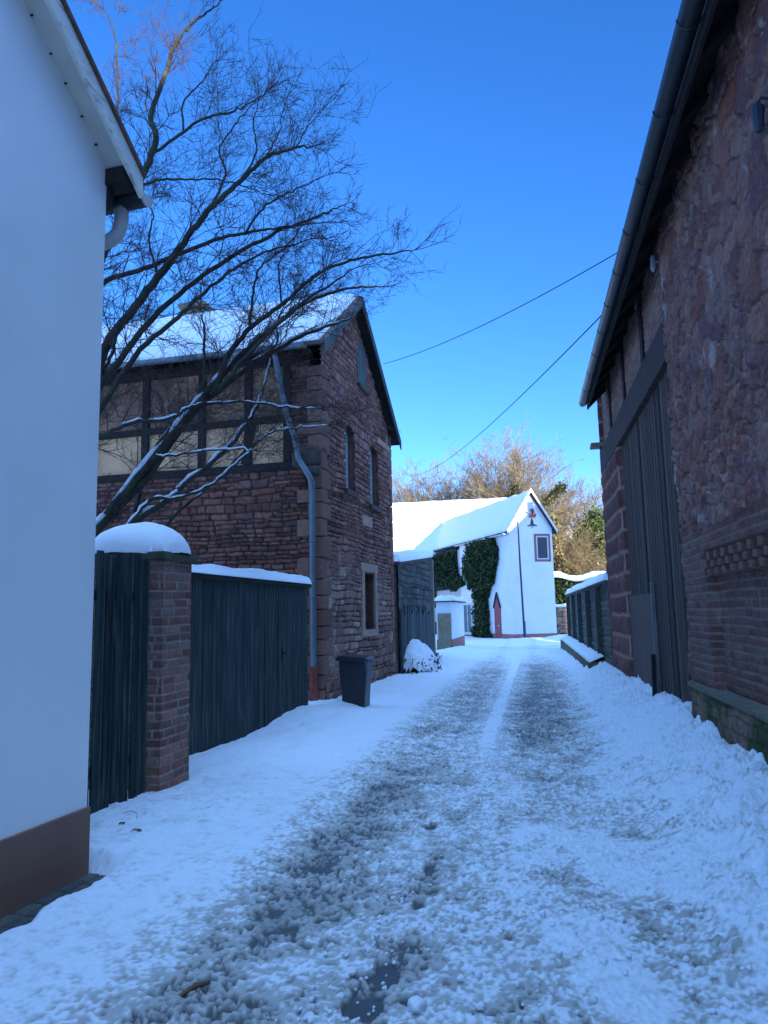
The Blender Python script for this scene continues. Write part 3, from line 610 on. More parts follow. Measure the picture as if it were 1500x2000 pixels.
# ================================================================ BARN (right)
br = empty('stone_barn', BN.P(2, 3, 0), 'long red sandstone barn with tall plank gate and dark overhanging eaves on the right', 'barn')
bcol = [(.17, .095, .082), (.21, .12, .10), (.14, .085, .085), (.185, .09, .075), (.235, .145, .12), (.13, .08, .085)]
brk = brickfn(91, [(.135, .07, .06), (.11, .062, .056), (.16, .085, .07), (.12, .085, .08)], (.30, .22, .17), rh=.079, sw=.20, depth=.012)
def barnfn(S, Z):
    wx = .10*(fbm(S*2.2, Z*2.2, 101)-.5); wz = .10*(fbm(S*2.2, Z*2.2, 105)-.5)
    f1, e, a = vor((S+wx)/.36, (Z+wz)/.27, 111, .95); f2, e2, a2 = vor((S+wx)/.14, (Z+wz)/.11, 121, .9)
    small = vn(S*1.6, Z*1.6, 131) > .60
    ed = np.where(small, e2*.12, e*.29); idd = np.where(small, a2, a)
    n = fbm(S*9, Z*9, 141, 5); nf = fbm(S*34, Z*34, 151, 3); nb = fbm(S*.9, Z*.9, 161)
    d1_, c1_, _ = vor(S*12+wz*20, Z*12, 171, .9)
    k = sst(.006, .024, ed+.022*(n-.5))
    h = .045*k*(.30+.70*h2((idd*9999).astype(int), 3, 1))+.022*(n-.5)+.012*(nf-.5)
    pits = sst(.54, .64, fbm(S*8+5, Z*8, 181, 4)+.10*(1-k)); h = h-.055*pits*(.25+.75*(1-k))
    h = h+.05*(nb-.5)
    C = pal(idd, bcol)*(.68+.50*nf)[..., None]*(.8+.4*n)[..., None]
    mo = np.array((.37, .26, .215))*(.65+.7*nf)[..., None]
    C = C*k[..., None]+mo*(1-k)[..., None]
    smear = sst(.56, .64, fbm(S*2.6, Z*2.6, 191, 4))[..., None]*.28; C = C*(1-smear)+mo*smear       # lime mortar smeared over stones
    pale = sst(.76, .80, fbm(S*4.5, Z*2.6, 201, 4))[..., None]*.6; C = C*(1-pale)+np.array((.46, .40, .36))*pale
    # brick base with niche and open brick band
    zt = 2.36+.0*S; inb = (Z > .78)&(Z < zt)&(S < .08); hb, cb = brk(S, Z)
    gm = (vn(S*1.2, Z*1.2, 211)*.5+.25*(S < -1.2))[..., None]; cb = cb*(1-.25*gm)
    niche = (S < -.90)&(Z < 2.14)&(Z > .80)
    hb = hb+.012-.10*niche
    row = np.floor((Z-1.885)/.078).astype(int); band = (Z > 1.885)&(Z < 2.119)&(S < -.86)
    ph = np.mod(S/.27+.5*(row % 2), 1); solid = ph < .46
    hb = np.where(band, np.where(solid, .010, -.17), hb); cb = np.where((band & ~solid)[..., None], np.array((.02, .016, .015)), cb)
    cb = np.where((band & solid)[..., None], np.array((.21, .115, .085))*(.7+.6*nf)[..., None], cb)
    led = (Z > .735)&(Z < .79)&(S < .2); 
    h = np.where(inb, hb, h); C = np.where(inb[..., None], cb, C)
    low = Z <= .735
    hl = .028+.03*(n-.5)+.012*(nf-.5); green = sst(.38, .62, fbm(S*1.8, Z*2.4, 221)+.25*(1-sst(.1, .5, Z)))[..., None]
    cl = (np.array((.26, .16, .115))*(1-green)+np.array((.065, .085, .035))*green)*(.6+.8*nf)[..., None]
    rb, rc = coursed(S, Z, .12, .3, 231, .05, .4, .5)[:2]; cl = cl*(.6+.4*sst(.002, .02, rb))[..., None]
    h = np.where(low & (S < .4), hl, h); C = np.where((low & (S < .4))[..., None], cl, C)
    h = np.where(led, .048+.014*(n-.5), h); C = np.where(led[..., None], np.array((.17, .16, .11))*(.6+.8*nf)[..., None], C)
    return h, C
BN.grid('wall', -5.9, .14, -.05, 6.25, .0125, barnfn, STONE, br, -1)
pf = rubble(301, .34, .55, [(.135, .068, .062), (.115, .058, .055), (.155, .08, .07), (.10, .055, .055)], (.26, .19, .17), .05, varr=.3, varw=.4, warp=.05, msharp=(.008, .045), mfill=1.)
def pilfn(S, Z):
    wx = .06*(fbm(S*4, Z*4, 311)-.5)
    r = np.floor((Z+wx)/.37); x = (S-4.9)/1.15+.5*np.mod(r, 2)+wx
    dz = np.minimum(np.mod((Z+wx)/.37, 1), 1-np.mod((Z+wx)/.37, 1))*.37; dx = np.minimum(np.mod(x, 1), 1-np.mod(x, 1))*1.1
    d = np.minimum(dz, dx); idd = h2(np.floor(x), r, 5); n = fbm(S*12, Z*12, 315, 4)
    k = sst(.012, .05, d+.03*(n-.5)); C = pal(idd, [(.115, .060, .058), (.09, .05, .05), (.14, .075, .07), (.105, .06, .062)])*(.6+.8*n)[..., None]
    C = C*k[..., None]+np.array((.40, .25, .19))*(1-k)[..., None]
    bulge = .06*np.sqrt(np.clip(np.minimum(d/.14, 1), 0, 1))*sst(0, .07, np.minimum(np.abs(S-4.86), np.abs(S)))
    return bulge+.025*(n-.5), C
BN.grid('gate_pier', 4.86, 7.45, -.05, 4.45, .02, pilfn, STONE, br, -1)
JB = Fr(BN.P(.142, 0, 0), 100.5)  # jamb returns and end wall
JB.grid('wall', 0, .45, -.05, 6.2, .02, lambda S, Z: pilfn(S+5, Z), STONE, br, -1)
m = MB(); BN.box(m, 4.872, 7.42, .004, .44, 0, 4.44); m.build('pier_core', mat('pier_core', (.18, .08, .065), .95, nscale=10, namt=.4, bump=.6), br)
JB2 = Fr(BN.P(4.86, 0, 0), 100.5); JB2.grid('gate_pier', 0, .45, -.05, 4.45, .02, pilfn, STONE, br, 1)
EB = Fr(BN.P(7.45, 0, 0), 100.5); EB.grid('end_wall', -.04, 5, -.05, 6.2, .03, lambda S, Z: pilfn(S+5, Z), STONE, br, -1)
m = MB(); BN.box(m, -5.9, .08, .25, .6, 0, 6.1); m.build('inner_core', BLACK, br)
m = MB(); BN.box(m, .10, 7.62, -.035, .22, 4.45, 4.93); m.build('lintel_beam', mat('grey_beam', (.06, .042, .035), .9, nscale=10, namt=.4, bump=.9, bscale=30, bdist=.015, stretch=(1, 1, 3)), br, bevel=.015)
inf = brickfn(331, [(.17, .11, .09), (.14, .09, .08), (.21, .15, .13)], (.36, .26, .21), rh=.085, sw=.22, depth=.014)
BN.grid('brick_infill', .14, 7.5, 4.93, 6.25, .015, lambda S, Z: (inf(S, Z)[0]-.05, inf(S, Z)[1]), STONE, br, -1)
for s in (1.9, 3.9, 5.9): 
    m = MB(); BN.box(m, s, s+.2, .02, .2, 4.93, 6.2); m.build('timber_post', TIMBER, br)
m = MB(); BN.box(m, 7.4, 7.75, -.22, .1, 5.02, 5.10); m.build('stone_corbel', SANDST, br)
# gate
gg = MB(); rng = random.Random(12)
def plank_leaf(s0, s1, name):
    m = MB(); s = s0
    while s < s1-.02:
        w = rng.uniform(.085, .16); c = rng.uniform(.5, 1.7); t = rng.uniform(-.010, .008); e = min(s+w-.012, s1)
        BN.box(m, s, e, .05+t, .09, rng.uniform(.08, .14), 4.44, (.075*c, .050*c, .042*c)); s += w
    return m.build(name, WGREY, br, bevel=.004)
plank_leaf(.15, 2.42, 'gate_leaf'); L2 = plank_leaf(2.46, 4.84, 'gate_leaf')
m = MB(); s = 2.50
while s < 4.80:
    w = rng.uniform(.12, .2); c = rng.uniform(1.0, 1.5); BN.box(m, s, min(s+w-.005, 4.8), .012, .036, .16, 1.80, (.11*c, .075*c, .062*c)); s += w
wd = m.build('wicket_door', WGREY, L2, bevel=.004)
m = MB(); BN.box(m, 2.40, 2.47, -.01, .04, .12, 1.95, (.22, .21, .20)); m.build('cover_strip', WGREY, wd)
m = MB(); m.hexa([BN.P(2.28, -.10, .1), BN.P(2.28, -.04, .1), BN.P(2.37, -.04, .1), BN.P(2.37, -.10, .1), BN.P(2.38, -.06, .95), BN.P(2.38, -.015, .95), BN.P(2.45, -.015, .95), BN.P(2.45, -.06, .95)], (.02, .018, .018)); m.build('prop', WGREY, br)
m = MB(); BN.box(m, .14, 4.86, .14, .18, 0, 4.5); m.build('gate_back', BLACK, br)
# roof: soffit, rafters, tiles, gutter
EZ, OH = 5.78, -.33
RS = .95
def bz(n): return EZ+RS*(n-OH)
def BP(name, n0, n1, d0, d1, s0, s1, M_):
    m = MB(); m.hexa([BN.P(s0, n0, bz(n0)+d0), BN.P(s0, n1, bz(n1)+d0), BN.P(s1, n1, bz(n1)+d0), BN.P(s1, n0, bz(n0)+d0), BN.P(s0, n0, bz(n0)+d1), BN.P(s0, n1, bz(n1)+d1), BN.P(s1, n1, bz(n1)+d1), BN.P(s1, n0, bz(n0)+d1)]); return m.build(name, M_, br)
BP('roof', OH, 5.2, 0, .07, -14, 6.75, TILE); BP('roof_snow', OH+.45, 5.2, .075, .22, -14, 6.7, SNOW); BP('soffit', OH+.02, .8, -.03, -.004, -14, 6.72, SOFFIT)
m = MB()
for k in range(27):
    s = -13.9+.82*k
    if s > 6.6: break
    m.hexa([BN.P(s, OH+.03, bz(OH+.03)-.15), BN.P(s, .7, bz(.7)-.15), BN.P(s+.11, .7, bz(.7)-.15), BN.P(s+.11, OH+.03, bz(OH+.03)-.15), BN.P(s, OH+.03, bz(OH+.03)-.035), BN.P(s, .7, bz(.7)-.035), BN.P(s+.11, .7, bz(.7)-.035), BN.P(s+.11, OH+.03, bz(OH+.03)-.035)])
m.build('rafter', TIMBER, br)
m = MB(); BN.box(m, -14, 6.7, OH+.0, OH+.03, EZ-.14, EZ+.06); m.build('fascia', TIMBER, br)
m = MB()   # far roof slope and ends so the barn is a closed building
m.hexa([BN.P(-14, 5.2, bz(5.2)), BN.P(-14, 11, bz(5.2)-5.5), BN.P(6.75, 11, bz(5.2)-5.5), BN.P(6.75, 5.2, bz(5.2)), BN.P(-14, 5.2, bz(5.2)+.07), BN.P(-14, 11, bz(5.2)-5.43), BN.P(6.75, 11, bz(5.2)-5.43), BN.P(6.75, 5.2, bz(5.2)+.07)])
m.build('roof', TILE, br)
m = MB(); v = []
for s in (-13.8, 7.43):
    v.append([BN.P(s, n, z) for n, z in ((.1, 0), (10.6, 0), (10.6, bz(5.2)-5.2), (5.2, bz(5.2)-.1), (.1, bz(.1)-.1))])
m.add(v[0]+v[1], [(0, 1, 2, 3, 4), (9, 8, 7, 6, 5), (1, 6, 7, 2)]); m.build('end_wall', SANDST, br)
BN.grid('wall', -14, -5.88, -.05, 6.25, .06, barnfn, STONE, br, -1)
GO = OH-.09
gb = halfgutter('gutter', BN.P(-14, GO, EZ+.03), BN.P(6.55, GO, EZ-.03), BN.n, .082, ZINCD, br, 12)
m = MB()
for k in range(20):
    s = -13.5+1.0*k; zc = EZ+.03-.06*(s+14)/22
    pts = [BN.P(s, GO, zc)+BN.n*math.cos(math.pi*j/10)*.086-Vector((0, 0, 1))*math.sin(math.pi*j/10)*.086 for j in range(11)]; m = MB(); m.tube(pts, .006, 5)
    m.build('gutter_bracket', mat('bracket_metal', (.06, .075, .09), .45, metal=.4, bump=0), gb)
m = MB(); m.tube([BN.P(.47, -.03, 5.68), BN.P(.47, -.03, 5.72), BN.P(.47, -.03, 5.86), BN.P(.47, -.03, 5.90)], [.015, .032, .032, .015], 10); m.tube([BN.P(.47, .05, 5.8), BN.P(.47, -.03, 5.8)], .012, 6); m.build('insulator', mat('porcelain', (.6, .66, .7), .3, bump=0), br, smooth=True)
# wrought lantern bracket at the right edge
ln = empty('wall_lantern', BN.P(-3.62, 0, 4.8), 'small dark wall lantern on the barn stones at the right edge', 'lantern')
m = MB(); m.tube([BN.P(-3.72, .0, 4.92), BN.P(-3.72, -.07, 4.94), BN.P(-3.72, -.10, 4.90)], .010, 6); m.tube([BN.P(-3.72, -.10, 4.70), BN.P(-3.72, -.10, 4.73), BN.P(-3.72, -.10, 4.87), BN.P(-3.72, -.10, 4.91)], [.02, .032, .045, .01], 8); m.build('lantern_body', LAMPM, ln)
# ================================================================ SLATTED BOUNDARY WALL (right, beyond barn)
bw = empty('boundary_wall', BN.P(14, 0, 0), 'low grey boarded wall with upright posts and snow on top, beyond the barn', 'wall')
ww = [(.12, .125, .10), (.09, .10, .08), (.15, .15, .12), (.10, .10, .085)]
def slatfn(S, Z):
    d, a, b = coursed(S, Z, .115, 1.6, 401, .03, .3, .5); n = fbm(S*8, Z*30, 403, 4); k = sst(.0, .03, d)
    C = pal(a, ww, False)*(.6+.8*n)[..., None]; top = (Z > 1.75)[..., None]
    f1, e, i2 = vor(S/.35, Z/.16, 407); C2 = pal(i2, [(.10, .10, .095), (.14, .13, .12), (.08, .085, .08)], False)*(.6+.8*n)[..., None]*(.6+.4*sst(.03, .12, e))[..., None]
    pale = (1-sst(.0, .014, d))[..., None]*.5; C = C*(1-pale)+np.array((.22, .23, .21))*pale
    return np.where(Z > 1.75, .01+.02*sst(.03, .12, e), .035*k)+.01*n, np.where(top, C2, C)
BN.grid('wall', 7.6, 22.2, 0, 2.14, .03, slatfn, STONE, bw, -1)
m = MB(); BN.box(m, 7.6, 22.2, .03, .3, 0, 2.13); BN.box(m, 22.2, 22.25, -.03, .3, 0, 2.14); m.build('wall_core', mat('grey_core', (.12, .12, .10), .95), bw)
m = MB(); BN.box(m, 7.5, 22.4, -.10, .40, 2.14, 2.19); m.build('coping', mat('grey_core'), bw)
snowslab(BN, 'snow_load', 7.5, 22.4, -.12, .42, lambda s, n: 2.19+.0*s+.0*n, .20, bw, seed=21, over=.02, res=.07)
for s in (9.3, 12.2, 15.4, 18.4, 21.6):
    m = MB(); BN.box(m, s, s+.16, -.16, .0, .3, 2.08); m.build('post', mat('post_grey', (.09, .095, .08), .95, nscale=10, namt=.4, bump=.6), bw, bevel=.01)
m = MB(); BN.box(m, 8.9, 22.5, -.42, -.05, -.1, .40); m.build('footing', mat('mossy_footing', (.13, .12, .07), .95, nscale=9, namt=.45, bump=.9, bdist=.02), bw, bevel=.03)
snowslab(BN, 'snow_load', 9.0, 22.3, -.40, -.06, lambda s, n: .40+.42*(n+.40)+.0*s, .07, bw, seed=22, over=.0, res=.07)
# ================================================================ GARDEN WALL (left, beyond the stone house)
gw = empty('garden_wall', SG.P(8, -.3, 0), 'grey planked garden wall leaning under snow beyond the stone house', 'wall')
GW = Fr((.30, 18.75), 11.5)
gwf = rubble(501, .17, .45, [(.08, .10, .10), (.065, .08, .085), (.10, .12, .11), (.08, .085, .09)], (.15, .15, .13), .03, varr=.4, mfill=.7)
def gwz(s): return 2.82+.09*s
GW.grid('wall', 0, 5.8, 0, 3.4, .025, gwf, STONE, gw, 1, keep=lambda S, Z: Z < gwz(S))
m = MB(); s = .05; rng = random.Random(31)
while s < 5.6:
    w = rng.uniform(.18, .34); c = rng.uniform(.7, 1.3); GW.box(m, s, s+w-.03, .03, .06+rng.uniform(0, .02), .1, rng.uniform(1.5, 1.75), (.085*c, .095*c, .095*c)); s += w
m.build('leaning_boards', WGREY, gw)
m = MB(); GW.box(m, 5.72, 5.90, -.12, .12, 0, 3.30); m.build('corner_post', mat('pale_post', (.27, .27, .20), .9, nscale=7, namt=.3, bump=.4), gw, bevel=.01)
m = MB(); GW.poly(m, [(-.05, gwz(0)-.02), (5.9, gwz(5.9)-.02), (5.9, gwz(5.9)+.06), (-.05, gwz(0)+.06)], -1.6, .08); m.build('lean_to_roof', TILE, gw)
snowslab(GW, 'snow_load', -.05, 5.9, -1.6, .10, lambda s, n: gwz(s)+.06, .22, gw, seed=33, over=.0, res=.09)
m = MB(); GW.poly(m, [(0, 0), (5.8, 0), (5.8, gwz(5.8)-.03), (0, gwz(0)-.03)], -1.5, -.03); m.build('wall_core', mat('grey_core'), gw)
# ================================================================ WHITE WALL END WITH BEIGE PANEL
we = empty('white_garden_wall', (2.6, 30, 0), 'short white wall end with snow cap, red foot and beige board in front of the far house', 'wall')
WF = Fr((2.62, 30.0), 12); 
m = MB(); WF.poly(m, [(0, .5), (4.5, .5), (4.5, 2.0), (0, 1.98)], -.62, 0); m.build('wall', RENDER, we)
m = MB(); WF.box(m, -.01, 4.51, -.63, .012, -.1, .5); m.build('plinth', PLINTHR, we)
m = MB(); WF.box(m, -.07, -.015, -.56, -.03, -.05, 1.52); WF.box(m, -.09, -.07, -.56, -.03, .98, 1.02); m.build('beige_board', BEIGE, we, bevel=.006)
m = MB(); WF.box(m, -.12, 4.6, -.70, .12, 1.98, 2.04); m.build('coping', mat('dark_coping', (.07, .065, .05), .9, nscale=8, namt=.3), we)
snowslab(WF, 'snow_cap', -.12, 4.6, -.70, .12, lambda s, n: 2.04+0*s, .19, we, seed=44, over=.01)
wx = empty('meter_box', (2.0, 30.6, 0), 'small white box on a post behind the beige board', 'box')
m = MB(); WF.box(m, .5, .8, -1.02, -.74, 1.2, 1.75); m.build('box_body', RENDER, wx, bevel=.01)
m = MB(); WF.box(m, .6, .7, -.93, -.83, -.05, 1.2); m.build('post', TIMBER, wx)
# ================================================================ FAR HOUSE
fh = empty('far_house', (5, 50, 0), 'white house with steep narrow gable and snowy roof at the bend of the lane', 'house')
GWd = 2.62; RZ = 8.12; EVZ = 6.12; mid = GWd/2
WL = 7.6
m = MB(); FG.poly(m, [(0, .30), (GWd, .30), (GWd, EVZ), (mid, RZ), (0, EVZ)], -WL, 0)
# carve by building: side wall is this block's left face
m.build('wall', RENDER, fh)
m = MB(); FG.box(m, -.015, GWd+.015, -WL, .015, -.1, .30); m.build('plinth', PLINTHR, fh)
sl = (RZ-EVZ)/mid
def fz(s): return RZ+.02-sl*abs(s-mid)
for a, b in ((-.22, mid), (mid, GWd+.22)):
    m = MB(); FG.poly(m, [(a, fz(a)+.0), (b, fz(b)+.0), (b, fz(b)+.09), (a, fz(a)+.09)], -WL-6, .26); m.build('roof', mat('eaves_dark', (.05, .045, .04), .9), fh)
    m = MB(); FG.poly(m, [(a, fz(a)+.01), (b, fz(b)+.01), (b, fz(b)+.20), (a, fz(a)+.20)], .262, .30); m.build('verge_board', mat('verge_white', (.78, .76, .70), .7, namt=.08, bump=.1), fh)
vfz = np.vectorize(fz)
snowslab(FG, 'roof_snow', -.22, mid+.02, -WL-6, .22, lambda s, n: vfz(s)+.08, .16, fh, seed=51, over=0, res=.10)
snowslab(FG, 'roof_snow', mid-.02, GWd+.22, -WL-6, .22, lambda s, n: vfz(s)+.08, .14, fh, seed=52, over=0, res=.10)
halfgutter('gutter', FG.P(-.30, .05, fz(-.22)), FG.P(-.30, -WL, fz(-.22)+.02), FG.d, .07, mat('white_gutter', (.6, .58, .52), .6), fh)
# upper window with red sandstone surround
m = MB()
for a, b, c, d in ((1.50, 1.62, 4.25, 5.80), (2.36, 2.48, 4.25, 5.80), (1.62, 2.36, 5.68, 5.80), (1.62, 2.36, 4.25, 4.37)): FG.box(m, a, b, -.05, .03, c, d)
wsr = m.build('window', mat('red_surround', (.30, .15, .13), .85), fh)
m = MB()
for a, b, c, d in ((1.62, 1.69, 4.37, 5.68), (2.29, 2.36, 4.37, 5.68), (1.69, 2.29, 4.37, 4.44), (1.69, 2.29, 5.61, 5.68)): FG.box(m, a, b, .002, .02, c, d)
m.build('frame', WFRAME, wsr); m = MB(); FG.box(m, 1.62, 2.36, -.02, .006, 4.37, 5.68); m.build('pane', mat('dark_pane_far', (.03, .05, .07), .35, bump=0), wsr)
# ornament on the gable: a small red wrought device
m = MB(); c = (1.42, 6.86)
FG.poly(m, [(1.22, 6.72), (1.30, 6.92), (1.40, 6.86), (1.45, 7.02), (1.54, 6.90), (1.70, 6.95), (1.64, 6.72)], .01, .05); og = m.build('wall_ornament', mat('red_ornament', (.55, .10, .05), .7, bump=0), fh)
m = MB(); FG.poly(m, [(1.40, 6.96), (1.32, 7.18), (1.50, 7.22), (1.60, 6.98)], .052, .075); m.build('ornament_crest', mat('brown_ornament', (.16, .10, .05), .8, bump=0), og)
# side wall features (FS: s away along the side wall, wall faces the left = -n)
m = MB(); FS.poly(m, [(1.50, .0), (2.35, .0), (2.35, 1.75), (1.93, 2.5), (1.50, 1.75)], -.04, .01); hd = m.build('side_door', PINKW, fh)
m = MB(); FS.poly(m, [(1.46, 1.73), (1.93, 2.52), (2.39, 1.73), (2.39, 1.82), (1.93, 2.64), (1.46, 1.82)], -.10, -.0); m.build('door_canopy', mat('eaves_dark'), hd)
m = MB(); m.tube([FS.P(1.75, -.05, .75), FS.P(1.75, -.09, .75)], .05, 8); m.build('door_knob', WFRAME, hd)
# lower wall part and long wing behind
m = MB(); FS.box(m, WL, 14.5, -.0, 3.0, 0, 5.6); m.build('wall', mat('pinkish_render', (.62, .55, .53), .9, nscale=1, namt=.06, bump=.1), fh)
m = MB(); FS.box(m, 8.0, 14, -.12, .0, 3.05, 5.7); m.build('dark_boarding', mat('dark_green_boards', (.012, .035, .028), .85, nscale=6, namt=.3, bump=.5), fh)
m = MB(); FS.box(m, 12.3, 12.9, -.35, -.0, 0, 5.6); m.build('red_post', mat('dark_red_paint', (.16, .02, .03), .8), fh)
m = MB()
for a, b, c, d in ((5.75, 5.9, .15, 2.1), (7.1, 7.25, .15, 2.1), (5.9, 7.1, 1.98, 2.1), (5.9, 7.1, .15, .3), (6.45, 6.55, .3, 1.98)): FS.box(m, a, b, -.05, .02, c, d)
w2 = m.build('garden_window', WFRAME, fh); m = MB(); FS.box(m, 5.9, 7.1, -.02, .01, .3, 1.98); m.build('pane', GLASS, w2)
# main wing with the sunlit ridge
A = Vector((9.6, 55.9, 10.15)); B_ = Vector((-9, 59.2, 10.15)); d = (B_-A).normalized(); fn_ = Vector((-d.y, d.x, 0)); fn_ = fn_ if fn_.y < 0 else -fn_
MW = Fr((A.x, A.y), math.degrees(math.atan2(d.x, d.y)))
sg = 1 if MW.n.y < 0 else -1
def mwn(x): return x*sg
for side in (1, -1):
    m = MB(); n0, n1 = 0, side*4.6*sg
    m.hexa([MW.P(0, n0, 10.0), MW.P(0, n1, 5.45), MW.P(19, n1, 5.45), MW.P(19, n0, 10.0), MW.P(0, n0, 10.08), MW.P(0, n1, 5.53), MW.P(19, n1, 5.53), MW.P(19, n0, 10.08)])
    m.build('roof', mat('eaves_dark'), fh)
a_, b_ = sorted((0, 4.7*sg)); snowslab(MW, 'roof_snow', 0, 19, a_, b_, lambda s, n: 10.08-.99*np.abs(n), .16, fh, seed=61, over=0, res=.14)
a_, b_ = sorted((0, -4.6*sg)); snowslab(MW, 'roof_snow', 0, 19, a_, b_, lambda s, n: 10.08-.99*np.abs(n), .16, fh, seed=62, over=0, res=.3)
m = MB(); MW.poly(m, [(.3, 0), (18.5, 0), (18.5, 5.4), (.3, 5.4)], -4.2, 4.2); v = [MW.P(s, n, z) for s in (.3, 18.5) for n, z in ((-4.2, 5.4), (4.2, 5.4), (0, 9.9))]; m.add(v, [(0, 1, 2), (5, 4, 3)]); m.build('wall', RENDER, fh)
# ---------------------------------------------------------------- leaf clusters
def leaves(name, pts, size, cols, parent=None, seed=1, m=None, drop=0):
    """pts: (N,3) centres; many small folded leaves"""
    rg = np.random.RandomState(seed); N = len(pts); s = size*(.6+.8*rg.rand(N))
    a = rg.normal(size=(N, 3)); a /= np.linalg.norm(a, axis=1)[:, None]; b = rg.normal(size=(N, 3)); b -= a*(a*b).sum(1)[:, None]; b /= np.linalg.norm(b, axis=1)[:, None]
    a *= s[:, None]; b *= (s*.55)[:, None]
    V = np.stack([pts-a, pts-b*.9, pts+a, pts+b*.9], 1).reshape(-1, 3); F = np.arange(4*N).reshape(-1, 4)
    C = np.repeat(np.array(cols)[rg.randint(len(cols), size=N)]*(.6+.8*rg.rand(N))[:, None], 4, 0)
    return npmesh(name, V, F, C, m or LEAF, parent, smooth=False)
# ivy on the far house (outline in wall coordinates s,z)
iv = empty('ivy', FS.P(4.2, -.1, 0), 'dark green ivy climbing the far house from a narrow stem to a broad head', 'ivy')
def inpoly(px, py, poly):
    r = np.zeros(px.shape, bool); n = len(poly)
    for i in range(n):
        x1, y1 = poly[i]; x2, y2 = poly[(i+1) % n]
        c = ((y1 > py) != (y2 > py)) & (px < (x2-x1)*(py-y1)/(y2-y1+1e-12)+x1); r ^= c
    return r
def ivypts(poly, N, th, seed):
    rg = np.random.RandomState(seed); P = np.array(poly); out = []
    S = rg.uniform(P[:, 0].min(), P[:, 0].max(), N*3); Z = rg.uniform(P[:, 1].min(), P[:, 1].max(), N*3); wob = .55
    S2 = S+wob*(fbm(S*2, Z*2, seed)-.5); Z2 = Z+wob*(fbm(S*2+9, Z*2, seed)-.5); k = inpoly(S2, Z2, poly); S, Z = S[k][:N], Z[k][:N]
    T = -th*rg.rand(len(S))*(.35+1.1*fbm(S*2.5, Z*2.5, seed+3))
    return np.array([list(FS.P(s, t, z)) for s, t, z in zip(S, T, Z)])
poly1 = [(2.7, 0), (3.2, .9), (3.1, 2.2), (2.3, 3.1), (1.5, 4.1), (1.4, 5.0), (1.8, 5.6), (3.0, 5.82), (4.9, 5.8), (5.9, 5.3), (6.2, 4.5), (6.3, 3.7), (5.5, 3.0), (4.7, 2.5), (4.6, 1.0), (5.1, 0)]
P1 = ivypts(poly1, 26000, .5, 5)
GREENS = [(.03, .05, .016), (.045, .075, .022), (.018, .032, .012), (.075, .11, .035)]
leaves('foliage', P1, .075, GREENS, iv, 3)
m = MB(); m.tube([FS.P(3.9, -.1, 0), FS.P(3.8, -.12, 1.5), FS.P(3.9, -.08, 3)], [.14, .11, .06], 8); m.build('stem', BARK, iv)
iv2 = empty('ivy', FS.P(9, -.1, 3), 'dark shaded ivy over the green boarding left of the pale strip', 'ivy')
leaves('foliage', ivypts([(6.6, 3.3), (7.9, 4.3), (8.2, 5.5), (12.2, 5.6), (12.4, 4.6), (11, 3.4), (8.6, 2.9)], 11000, .4, 8), .08, GREENS[:3], iv2, 4)
# ================================================================ STREET LAMP
sl_ = empty('street_lamp', (7.32, 39.9, 0), 'slim street lamp with curved arm against the white gable', 'street lamp')
pts = [(7.34, 40.0, 0), (7.30, 40.0, 2), (7.26, 39.98, 4), (7.24, 39.97, 6.2)]+[(7.24+.38*(1-math.cos(t)), 39.95, 6.45+.40*math.sin(t)) for t in [math.pi*k/10 for k in range(11)]]
m = MB(); m.tube(pts, [.06, .055, .05, .035]+[.026]*11, 10); m.tube([(7.34, 40, 0), (7.34, 40, 1.0)], .075, 10); m.build('pole', LAMPM, sl_, smooth=True)
m = MB(); m.tube([(8.0, 39.95, 6.50), (8.0, 39.95, 6.40), (8.0, 39.95, 6.20), (8.0, 39.95, 6.12), (8.0, 39.95, 6.10)], [.03, .06, .10, .28, .29], 14); m.build('lamp_shade', LAMPM, sl_)
m = MB(); m.tube([(8.0, 39.95, 6.10), (8.0, 39.95, 6.03), (8.0, 39.95, 5.98)], [.10, .09, .03], 12); m.build('bulb_glass', mat('opal_glass', (.6, .6, .58), .3, bump=0), sl_)
# ================================================================ FAR RIGHT: hedge, low wall, orange roofed house
lw = empty('low_wall', (12.5, 50, 0), 'low stone wall with snow behind the far house', 'wall')
LWf = Fr((9.9, 47.5), 82)
LWf.grid('wall', 0, 9, 0, 1.75, .06, rubble(601, .2, .4, [(.16, .14, .11), (.20, .17, .13), (.12, .11, .09)], (.2, .19, .16), .04), STONE, lw, 1)
m = MB(); LWf.box(m, 0, 9, -.5, -.05, 0, 1.74); m.build('wall_core', mat('grey_core'), lw); snowslab(LWf, 'snow_cap', 0, 9, -.5, .05, lambda s, n: 1.75+0*s, .2, lw, seed=71, over=.03)
hg = empty('hedge', (12, 50, 0), 'dark clipped hedge topped with snow behind the low wall', 'hedge')
rg = np.random.RandomState(4); HP = np.stack([rg.uniform(10.6, 17, 9000), rg.uniform(49, 50.6, 9000), rg.uniform(.3, 3.6, 9000)], -1); leaves('foliage', HP, .13, GREENS[:3], hg, 9)
HF = Fr((10.4, 50.5), 90); snowslab(HF, 'snow_cap', -.2, 6.8, 0, 1.6, lambda s, n: 3.55+.15*np.sin(s*2.1), .35, hg, seed=72, over=.05, res=.12)
oh = empty('orange_roofed_house', (22, 82, 0), 'distant house with orange roof among the trees', 'house')
OF = Fr((19, 78), 80)
m = MB(); OF.box(m, 0, 7, -6, 0, 0, 4.2); m.build('wall', mat('far_wall', (.6, .5, .38), .9), oh)
m = MB(); OF.poly(m, [(.2, 4.2), (3.2, 7.0), (6.8, 4.2)], -6, .3); m.build('roof', ORANGET, oh)
m = MB(); OF.poly(m, [(1.4, 5.45), (3.2, 7.1), (5.0, 5.7), (5.0, 5.9), (3.2, 7.35), (1.4, 5.6)], -6, .1); m.build('roof_snow', SNOW, oh)
